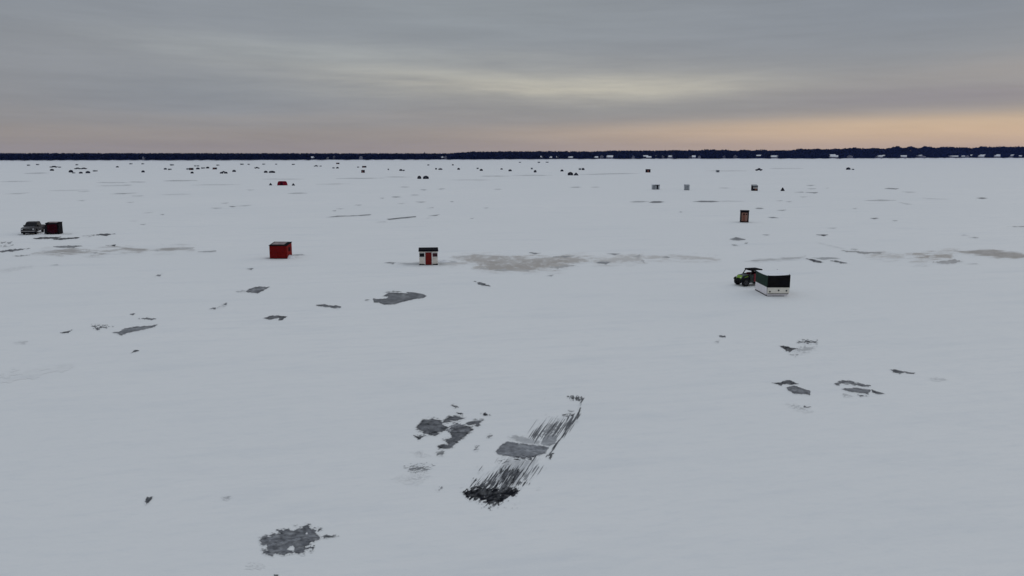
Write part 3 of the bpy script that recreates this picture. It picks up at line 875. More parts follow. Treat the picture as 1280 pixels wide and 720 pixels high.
def pickup(label, loc, rz, paint='paint_dark', group=None, bright_front=True):
    """faces -Y"""
    t = thing('pickup_truck', label, 'truck', loc, rz, group)
    b = MB()
    arch = lambda yc: [(yc + .52 * math.cos(a), .42 + .52 * math.sin(a)) for a in (PI, PI * .83, PI * .66, PI * .5, PI * .34, PI * .17, 0)]
    low = [(-2.72, .45), (-2.26, .42)] + arch(-1.74)[1:-1] + [(-1.22, .42), (1.18, .42)] + arch(1.7)[1:-1] + [(2.22, .42), (2.85, .5)]
    top = [(2.85, 1.16), (1.05, 1.18), (-1.2, 1.18), (-2.3, 1.12), (-2.72, 1.0), (-2.80, .75)]
    b.extrude_x(low + top, -.97, .97)
    b.build('body', M[paint], t)
    b = MB()
    b.extrude_x([(-1.25, 1.185), (-.55, 1.80), (-.3, 1.87), (.75, 1.87), (1.02, 1.80), (1.2, 1.185)], -.92, .92, .16, 1.3)
    cab = b.build('cab', M[paint], t)
    b = MB()
    b.add([(-.84, -1.225, 1.22), (.84, -1.225, 1.22), (.72, -.62, 1.755), (-.72, -.62, 1.755)], [(0, 1, 2, 3)])
    b.build('windshield', M['glass'], cab)
    for s in (-1, 1):
        for y0, y1 in ((-1.0, -.12), (-.02, .9)):
            x = lambda q: s * (.922 - .16 * (q > 1.3))
            yy0, yy1 = (y0 + .55 if y0 < -.5 else y0), (y1 - .08 if y1 > .5 else y1)
            MB().add([(s * .925, y0, 1.24), (s * .925, y1, 1.24), (s * .785, yy1, 1.74), (s * .785, yy0, 1.74)], [(0, 1, 2, 3)]).build('side_window', M['glass'], cab)
        m = MB().box(s * 1.0 - .09, s * 1.0 + .09, -.98, -.86, 1.2, 1.42, .02).build('mirror', M['plastic'], t)
        MB().box(s * .80 - .13, s * .80 + .13, -2.83, -2.72, .80, .97, .02).build('headlight', M['lamp'], t)
        MB().box(s * .88 - .06, s * .88 + .06, 2.84, 2.89, .8, 1.1, .01).build('tail_light', M['red_panel'], t)
        MB().box(s * .972 - .012, s * .972 + .012, -.1, .08, .9, .95).build('door_handle', M['chrome'], t)
    if bright_front:  # hood panels coloured pale to stand for the sky sheen
        MB().add([(-.9, -2.735, 1.008), (.9, -2.735, 1.008), (.93, -2.3, 1.128), (.9, -1.25, 1.19), (-.9, -1.25, 1.19), (-.93, -2.3, 1.128)], [(0, 1, 2, 3, 4, 5)]).build('hood', M['paint_hood_sheen'], t)
        MB().box(-.92, .92, -2.80, -2.70, .985, 1.06, .02).build('hood_edge', M['paint_hood_sheen'], t)
    g = MB().box(-.62, .62, -2.84, -2.74, .68, .97, .03).build('grille', M['plastic'], t)
    MB().box(-.58, .58, -2.855, -2.838, .81, .835).build('grille_bar', M['chrome'], g)
    MB().box(-.98, .98, -2.93, -2.70, .50, .65, .05).build('front_bumper', M['chrome'], t)
    MB().box(-.94, .94, -2.88, -2.70, .24, .495, .03).build('air_dam', M['plastic'], t)
    MB().box(-.95, .95, 2.83, 2.98, .45, .62, .04).build('rear_bumper', M['chrome'], t)
    MB().box(-.8, .8, 1.25, 2.78, 1.165, 1.175).build('bed_cover', M['plastic'], t)
    for s in (-1, 1):
        wheel(t, s * .83, -1.74, .40, .27, s)
        wheel(t, s * .83, 1.7, .40, .27, s)
    return t


x, y = G(33.3, 293.8)
truck = pickup('dark pickup truck with pale hood and chrome bumper in front of a dark red hut', (x - .62, y + 2.9), R(15))


# ------------------------------------------------------------------ fishing shacks
def shack(name, label, cat, loc, rz, w, d, hf, hb, wall, roof, over=.1, thick=.08, group=None, skid='skid', base=.1):
    """box hut facing -Y with its base centre front at loc"""
    t = thing(name, label, cat, loc, rz, group)
    MB().extrude_x([(0, base), (d, base), (d, hb), (0, hf)], -w / 2, w / 2).build('wall', M[wall], t)
    if roof:
        k = (hb - hf) / d
        f = lambda y: hf + k * y + .003
        MB().extrude_x([(-over, f(-over)), (d + over, f(d + over)), (d + over, f(d + over) + thick), (-over, f(-over) + thick)], -w / 2 - over, w / 2 + over).build('roof', M[roof], t)
    if skid:
        for s in (-1, 1):
            MB().extrude_x([(-.12, .1), (-.02, 0), (d, 0), (d, base - .002), (-.12, base + .06)], s * (w / 2 - .12) - .06, s * (w / 2 - .12) + .06).build('skid', M[skid], t)
    return t


def on_front(t, name, m, x0, x1, z0, z1, y=-.02, th=.05, parent=None, bev=0.0):
    return MB().box(x0, x1, y - th / 2, y + th / 2, z0, z1, bev).build(name, M[m], parent or t)


# white shack with the red door
x, y = G(535.8, 331.4)
th_w = math.atan2(x, y)
t = shack('fishing_shack', 'white fishing shack with a red door between two windows and a black roof', 'shack', (x, y), -th_w, 2.10, 2.1, 1.62, 1.66, 'white_wood', None)
MB().extrude_x([(-.10, 1.625), (-.10, 1.72), (2.18, 1.79), (2.18, 1.67)], -1.12, 1.12).build('roof', M['black_roof'], t)
on_front(t, 'fascia', 'black_roof', -1.13, 1.13, 1.58, 1.74, -.11, .02)
dr = on_front(t, 'door', 'red_door', -.36, .36, .06, 1.48)
MB().disc((.23, -.07, .75), (0, 1, 0), .025, .03, 8).build('handle', M['skid'], dr)
for s in (-1, 1):
    on_front(t, 'door_trim', 'trim', s * .41 - .045, s * .41 + .045, .06, 1.52)
on_front(t, 'door_trim', 'trim', -.36, .36, 1.482, 1.53)
for s, m in ((-1, 'glass'), (1, 'curtain')):
    wn = on_front(t, 'window', 'trim', s * .74 - .30, s * .74 + .30, .93, 1.44, -.012, .03)
    on_front(t, 'pane', m, s * .74 - .275, s * .74 + .275, .97, 1.38, -.028, .012, wn)
    on_front(t, 'sill', 'trim', s * .74 - .30, s * .74 + .30, .90, .928, -.03, .08, wn)
on_front(t, 'base_board', 'skid', -1.06, 1.06, .01, .14, -.005, .03)

# dark red shack
x, y = G(348.1, 323.5)
t = shack('fishing_shack', 'dark red fishing shack with a grey worn sheet roof', 'shack', (x, y), R(-2), 2.12, 2.0, 1.58, 1.80, 'red_wood', None, base=.0, skid=None)
f = lambda y_: 1.585 + (1.80 - 1.58) / 2.0 * y_
MB().extrude_x([(-.06, f(-.06)), (2.06, f(2.06)), (2.06, f(2.06) + .05), (-.06, f(-.06) + .05)], -1.12, 1.12).build('roof', M['black_roof'], t)
MB().extrude_x([(.42, f(.42) + .055), (1.8, f(1.8) + .055), (1.8, f(1.8) + .075), (.42, f(.42) + .075)], -.92, .62).build('roof_sheet', M['rust_roof'], t)
dr = on_front(t, 'door', 'red_wood', -.75, -.12, .05, 1.46, -.015, .03)
MB().disc((-.2, -.05, .75), (0, 1, 0), .025, .03, 8).build('handle', M['skid'], dr)
MB().box(1.045, 1.075, .6, 1.4, .85, 1.3).build('shutter', M['darkred_cloth'], t)
on_front(t, 'base_board', 'skid', -1.07, 1.07, .005, .06, -.005, .03)

# little snow bank beside it
bx, by = G(363.5, 322.0)


def mound(name, loc, sx, sy, h, label, m):
    n, k = 24, 6
    vs, fs = [], []
    for j in range(k + 1):
        r = j / k
        for i in range(n):
            a = 2 * PI * i / n
            wob = 1 + .18 * math.sin(3 * a + 1) + .1 * math.sin(5 * a)
            vs.append((sx * r * wob * math.cos(a), sy * r * wob * math.sin(a), h * (1 - r * r) ** 1.4 * (1 + .15 * math.sin(7 * a + 5 * r)) - .004 * (j == k)))
    for j in range(k):
        fs += [(j * n + i, (j + 1) * n + i, (j + 1) * n + (i + 1) % n, j * n + (i + 1) % n) for i in range(n)]
    o = MB().add(vs, fs).build(name, m, None, True)
    o.location = (loc[0], loc[1], 0.005)
    tag(o, label, 'snow bank')
    return o


mound('snow_bank', (bx + .05, by - .5), .55, .5, .36, 'small white snow bank against the side of the dark red shack', M['snow_cap'])

bx, by = G(554.5, 327.5)
mound('snow_bank', (bx, by), .75, .5, .22, 'low snow bank against the side of the white shack', M['snow_cap'])

# dark red hut behind the truck
x, y = G(65.3, 292.9)
t = shack('fishing_shack', 'black and dark red fishing hut with snow on its roof beside the truck', 'shack', (x + .1, y), R(6), 1.95, 1.35, 1.72, 1.80, 'canvas_black', 'black_roof', over=.05, base=.06)
on_front(t, 'front_panel', 'darkred_cloth', -.75, .75, .3, 1.55, -.012, .02)
on_front(t, 'door', 'darkred_cloth', -.2, .42, .1, 1.6, -.03, .03)
MB().extrude_x([(.1, 1.82), (.6, 1.97), (1.1, 1.93), (1.3, 1.9), (1.3, 1.87), (.1, 1.81)], -.55, .7).build('roof_snow', M['rust_roof'], t)
# its folded windward flap leaning towards the truck
MB().add([(-.98, .1, .06), (-.98, .1, 1.62), (-1.35, .4, 1.3), (-1.45, .4, .06), (-.98, 1.2, .06), (-.98, 1.2, 1.62), (-1.35, 1.0, 1.3), (-1.45, 1.0, .06)],
         [(0, 1, 2, 3), (4, 7, 6, 5), (1, 5, 6, 2), (3, 2, 6, 7)]).build('side_flap', M['black_cloth'], t)

# brown outhouse
x, y = G(930.2, 278.1)
t = shack('fishing_shack', 'tall narrow brown fishing shack framed in black with a flat dark roof', 'shack', (x, y), -math.atan2(x, y), 1.58, 1.7, 2.02, 2.06, 'dark_wood', 'black_roof', over=.04, thick=.12)
on_front(t, 'front_panel', 'brown_wood', -.52, .56, .22, 1.82, -.012, .03)
dr = on_front(t, 'door', 'rust_wood', -.30, .12, .24, 1.72, -.03, .03)
MB().disc((.06, -.06, 1.0), (0, 1, 0), .025, .03, 8).build('handle', M['skid'], dr)
on_front(t, 'window', 'glass', -.24, .02, 1.38, 1.66, -.05, .012)
on_front(t, 'window', 'glass', .24, .46, 1.42, 1.64, -.03, .012)
for s in (-1, 1):
    on_front(t, 'corner_post', 'dark_wood', s * .72 - .07, s * .72 + .07, .1, 2.0, -.03, .06)

# grey shack with dark door and eave
x, y = G(820.1, 236.9)
t = shack('fishing_shack', 'pale grey fishing shack with a dark T shaped door and eave', 'shack', (x, y), 0, 2.5, 2.2, 1.72, 1.85, 'pale_wood', 'snow_cap', over=.12, group='pale shacks in the middle distance')
on_front(t, 'door', 'canvas_black', .18, .72, .08, 1.5, -.03, .05)
on_front(t, 'eave', 'canvas_black', -.5, 1.3, 1.5, 1.72, -.04, .06)
on_front(t, 'side_panel', 'grey_wood', -1.2, -.3, .12, 1.48, -.02, .03)
# pale shack
x, y = G(859, 237.8)
t = shack('fishing_shack', 'faint pale grey shack standing alone, hardly darker than the snow', 'shack', (x, y), 0, 1.6, 1.8, 1.8, 1.95, 'pale_wood', 'pale_wood', over=.06, group='pale shacks in the middle distance')
on_front(t, 'door', 'grey_wood', -.28, .30, .1, 1.55, -.02, .03)
on_front(t, 'corner_post', 'grey_wood', -.78, -.6, .1, 1.78, -.02, .04)
# dark with a white stripe
x, y = G(944, 238.6)
t = shack('fishing_shack', 'dark brown fishing shack with a white stripe across its middle and grey roof', 'shack', (x, y), 0, 1.78, 1.9, 1.75, 2.05, 'dark_wood', 'grey_wood', over=.06)
on_front(t, 'stripe', 'trim', -.75, .89, .88, 1.12, -.02, .03)
on_front(t, 'fascia', 'grey_wood', -.9, .9, 1.55, 1.8, -.05, .05)
on_front(t, 'door', 'rust_wood', -.1, .5, .15, .84, -.02, .03)


# ------------------------------------------------------------------ trailer hut
x0, y0 = G(959.9, 370.3)
W, L = 2.0, 3.35
cx, cy = x0 + W / 2, y0
t = thing('trailer_hut', 'trailer hut with black and green canvas over a white hull', 'trailer', (cx - .10, cy), R(.6))
hw = W / 2
b = MB()
# hull whose bottom corner is cut up at the front right, as a sled
prof = [(-hw, .10), (-hw + .05, .03), (hw - .42, .02), (hw - .18, .09), (hw - .02, .24), (hw, .30), (hw, .80), (-hw, .80)]
n = len(prof)
vs = [(a, 0, c) for a, c in prof] + [(a, L, c) for a, c in prof]
fs = [(i, (i + 1) % n, n + (i + 1) % n, n + i) for i in range(n)] + [tuple(range(n)), tuple(range(n, 2 * n))]
b.add(vs, fs)
b.build('hull', M['white_side'], t)
fp = MB().box(-hw + .02, hw - .02, -.022, -.002, .27, .79, .008).build('front_board', M['cream'], t)
for px_, pz in ((-.76, .42), (.02, .53), (.72, .50)):
    MB().disc((px_, -.028, pz), (0, 1, 0), .075, .008, 14).build('vent', M['skid'], fp)
MB().box(-hw + .06, hw - .10, -.035, -.003, .205, .245).build('rub_rail', M['skid'], t)
MB().box(-hw + .04, hw - .45, -.03, -.003, .0, .05).build('runner', M['skid'], t)
MB().box(-hw - .03, -hw - .002, .02, L - .05, .01, .07).build('runner', M['skid'], t)
MB().box(-hw - .012, -hw - .002, -.02, .05, .05, .80).build('corner_trim', M['skid'], t)
# canvas walls that sag a little between the corner poles
def sag_wall(axis, fixed, a0, a1, z0, z1, sag, name, m, lift=0.0, nseg=12):
    vs, fs = [], []
    for k in range(nseg + 1):
        q = k / nseg
        a = a0 + (a1 - a0) * q
        zt = z1 - sag * 4 * q * (1 - q) + lift * q
        for off in (0, .03):
            for zz in (z0, zt):
                vs.append((a, fixed + off, zz) if axis == 'x' else (fixed + off, a, zz))
    for k in range(nseg):
        i, j = k * 4, k * 4 + 4
        fs += [(i, j, j + 1, i + 1), (i + 2, i + 3, j + 3, j + 2), (i + 1, j + 1, j + 3, i + 3), (i, i + 2, j + 2, j)]
    fs += [(0, 1, 3, 2), (nseg * 4, nseg * 4 + 2, nseg * 4 + 3, nseg * 4 + 1)]
    return MB().add(vs, fs).build(name, m, t)
sag_wall('x', -.05, -hw, hw, .803, 1.875, .035, 'front_canvas', M['canvas_black'], .07)
sag_wall('y', -hw, .02, L, .803, 1.86, .05, 'side_canvas', M['canvas_green'], .0)
sag_wall('y', hw - .03, .02, L, .803, 1.9, .05, 'side_canvas', M['canvas_green'], .0)
sag_wall('x', L - .03, -hw + .04, hw - .04, .803, 1.86, .04, 'rear_canvas', M['canvas_black'], .05)
for sx, sy, hh in ((-1, 0, 1.90), (1, 0, 1.99), (-1, 1, 1.92), (1, 1, 1.95)):
    MB().bar((sx * (hw - .05), .06 if sy == 0 else L - .07, .8), (sx * (hw - .05), .06 if sy == 0 else L - .07, hh), .028).build('corner_pole', M['skid'], t)
vs, fs = [], []
NU, NV = 16, 10
for j in range(NV + 1):
    for i in range(NU + 1):
        p_, q = i / NU, j / NV
        fz = 1.86 - .035 * 4 * p_ * (1 - p_) + .07 * p_
        bz = 1.86 - .04 * 4 * p_ * (1 - p_) + .05 * p_
        vs.append((-hw - .035 + (W + .04) * p_, -.02 + (L + .03) * q, fz * (1 - q) + bz * q - .05 * 4 * q * (1 - q) * (1 - p_) + .012))
for j in range(NV):
    for i in range(NU):
        k = j * (NU + 1) + i
        fs.append((k, k + 1, k + NU + 2, k + NU + 1))
rf = MB().add(vs, fs).build('roof', M['snow_cap'], t, True)
sm = rf.modifiers.new('thickness', 'SOLIDIFY')
sm.thickness = .012
MB().bar((-.3, L, .35), (-.1, L + 1.1, .40), .04).build('tow_bar', M['skid'], t)

# ------------------------------------------------------------------ utility buggy
fx, fy = 22.2, 75.2
rz = -R(72)
fw = Vector((math.sin(rz), -math.cos(rz)))
t = thing('utility_buggy', 'lime green and black utility buggy with roll cage, half behind the trailer hut', 'buggy', (fx - fw.x * .95, fy - fw.y * .95), rz)
for s in (-1, 1):
    for yy in (-.95, .95):
        wheel(t, s * .62, yy, .39, .30, s)
        MB().extrude_x([(yy - .42, .55), (yy - .36, .72), (yy - .15, .82), (yy + .15, .82), (yy + .36, .72), (yy + .42, .55), (yy + .36, .56), (yy + .14, .76), (yy - .14, .76), (yy - .36, .56)], s * .62 - .16, s * .62 + .16).build('fender', M['plastic'], t)
MB().extrude_x([(-1.15, .42), (-1.25, .62), (-.5, .72), (-.5, .40), (.55, .40), (.55, .85), (1.4, .88), (1.4, .45), (.6, .28), (-.6, .28)], -.45, .45).build('chassis', M['plastic'], t)
h = MB().extrude_x([(-1.28, .58), (-1.30, .80), (-1.10, 1.02), (-.48, 1.10), (-.48, .72), (-1.0, .58)], -.50, .50, .06, .9).build('hood', M['green_panel'], t)
MB().add([(-.36, -1.312, .66), (.36, -1.312, .66), (.44, -1.315, .80), (.36, -1.12, 1.022), (-.36, -1.12, 1.022), (-.44, -1.315, .80)], [(0, 1, 2, 5), (5, 2, 3, 4)]).build('front_fascia', M['lime'], h)
for s in (-1, 1):
    MB().extrude_x([(-1.05, .86), (-.62, 1.0), (-.55, .92), (-.95, .78)], s * .505 - .006, s * .505 + .006).build('hood_stripe', M['lime'], h)
MB().box(-.30, .30, -1.335, -1.30, .62, .76, .01).build('grille', M['plastic'], h)
for s in (-1, 1):
    MB().box(s * .34 - .09, s * .34 + .09, -1.34, -1.29, .80, .88, .015).build('headlight', M['lamp'], h)
    MB().box(s * .60 - .03, s * .60 + .03, -.46, -.06, .36, 1.12, .01).build('door', M['green_panel'], t)
    MB().box(s * .61 - .035, s * .61 + .035, -.03, .62, .42, 1.18, .02).build('side_panel', M['red_panel'], t)
    c = MB()
    c.bar((s * .58, -.52, 1.0), (s * .54, -.20, 1.48), .05)
    c.bar((s * .54, -.20, 1.48), (s * .54, .88, 1.50), .05)
    c.bar((s * .54, .88, 1.50), (s * .58, 1.02, .85), .05)
    c.build('roll_cage', M['skid'], t)
    st = MB().box(s * .29 - .22, s * .29 + .22, .05, .52, .55, .70, .04).build('seat', M['plastic'], t)
    MB().box(s * .29 - .21, s * .29 + .21, .48, .60, .66, 1.30, .04).build('seat_back', M['darkred_cloth'], st)
MB().bar((-.54, -.20, 1.48), (.54, -.20, 1.48), .04).build('cross_bar', M['skid'], t)
MB().box(-.60, .60, -.28, .92, 1.495, 1.60, .03).build('roof', M['black_roof'], t)
MB().box(-.54, .54, -.56, -.34, .95, 1.06, .02).build('dashboard', M['plastic'], t)
MB().box(-.60, .60, .98, 1.45, .62, 1.22, .02).build('cargo_bed', M['plastic'], t)
MB().box(-.5, .5, -1.42, -1.36, .45, .60, .02).build('bumper', M['plastic'], t)


# ------------------------------------------------------------------ shelters further out
def tent_mesh(kind):
    rings = {'hub': [(0, .97), (.30, 1.0), (.62, .93), (.82, .66), (.95, .28), (1.0, .03)],
             'peak': [(0, 1.0), (.3, .80), (.6, .52), (.85, .26), (1.0, .05)],
             'flip': [(0, 1.0), (.35, .97), (.75, .86), (.95, .74), (1.0, .60)]}[kind]
    n = 24
    vs, fs = [], []
    for zz, rr in rings:
        for i in range(n):
            a = 2 * PI * i / n
            p = 3.5
            q = (abs(math.cos(a)) ** p + abs(math.sin(a)) ** p) ** (-1 / p)
            vs.append((.5 * rr * q * math.cos(a), .5 * rr * q * math.sin(a), zz))
    for k in range(len(rings) - 1):
        fs += [(k * n + i, k * n + (i + 1) % n, (k + 1) * n + (i + 1) % n, (k + 1) * n + i) for i in range(n)]
    fs.append(tuple(range((len(rings) - 1) * n, len(rings) * n)))
    # door flap follows the wall on the side that faces the camera
    dv, df = [], []
    rr_ = rings[:3]
    idx = [17, 18, 19]
    for zz, rr in rr_:
        for i in idx:
            a = 2 * PI * i / n
            q = (abs(math.cos(a)) ** 3.5 + abs(math.sin(a)) ** 3.5) ** (-1 / 3.5)
            dv.append((.5 * rr * q * math.cos(a), .5 * rr * q * math.sin(a) - .012, zz))
    for k in range(2):
        for j in range(2):
            df.append((k * 3 + j, k * 3 + j + 1, k * 3 + j + 4, k * 3 + j + 3))
    return (vs, fs), (dv, df)


PROTO = {}


def tent(kind, cloth, label, loc, w, d, h, rz=0.0, group=None, name='ice_tent', door=True):
    key = (kind, cloth, door)
    if key not in PROTO:
        (vs, fs), (dv, df) = tent_mesh(kind)
        o = MB().add(vs, fs).build(name, M[cloth])
        if door:
            MB().add(dv, df).build('door', M['grey_cloth' if cloth != 'red_cloth' else 'darkred_cloth'], o)
        PROTO[key] = o
    else:
        o = copy_tree(PROTO[key])
    for k in ('label', 'group', 'category'):
        if k in o:
            del o[k]
    o.location = (loc[0], loc[1], .004)
    o.scale = (w, d, h)
    o.rotation_euler = (0, 0, rz)
    tag(o, label, 'tent', group)
    return o


PK = {}
SHK = {}


def far_truck(paint, label, loc, rz, length, h, group):
    if paint not in PK:
        o = pickup(label, loc, rz, paint, group, False)
        PK[paint] = o
    else:
        o = copy_tree(PK[paint])
    o.location = (loc[0], loc[1], 0)
    o.rotation_euler = (0, 0, rz)
    k = length / 5.8
    o.scale = (k, k, h / 1.87)
    for q in ('label', 'group'):
        if q in o:
            del o[q]
    tag(o, label, 'truck', group)
    return o


def far_shack(wall, roof, label, loc, w, d, h, group):
    key = (wall, roof)
    if key not in SHK:
        o = shack('fishing_shack', label, 'shack', loc, 0, 1, 1, .94, 1.0, wall, roof, over=.03, thick=.05, group=group, base=.03, skid=None)
        on_front(o, 'door', 'dark_wood' if wall != 'dark_wood' else 'rust_wood', -.2, .12, .04, .76, -.01, .03)
        SHK[key] = o
    else:
        o = copy_tree(SHK[key])
    o.location = (loc[0], loc[1], 0)
    o.scale = (w, d, h)
    for q in ('label', 'group'):
        if q in o:
            del o[q]
    tag(o, label, 'shack', group)
    return o


def far_thing(kind, u, vb, wpx, hpx, label, group):
    s = depth(vb) / FPX
    w, h = wpx * s, hpx * s
    x, y = G(u, vb)
    if kind in ('hub', 'peak'):
        dd = min(max(w, 1.2), 3.2)
        return tent(kind, 'black_cloth' if (int(u) % 2) else 'navy_cloth', label, (x, y + dd / 2), w, dd, h, 0, group, door=wpx >= 3.5)
    if kind == 'red':
        return tent('flip', 'red_cloth', label, (x, y + 1.2), w, 2.4, h, 0, group, name='fishing_shelter')
    if kind == 'shk':
        return far_shack('dark_wood', 'black_roof', label, (x, y), w, min(max(w, 1.6), 3), h, group)
    if kind == 'gry':
        return far_shack('grey_wood', 'grey_wood', label, (x, y), w, min(max(w, 1.5), 2.5), h, group)
    if kind in ('trl', 'trr'):
        return far_truck('paint_navy', label, (x, y + 1), R(-90) if kind == 'trl' else R(90), w, h, group)


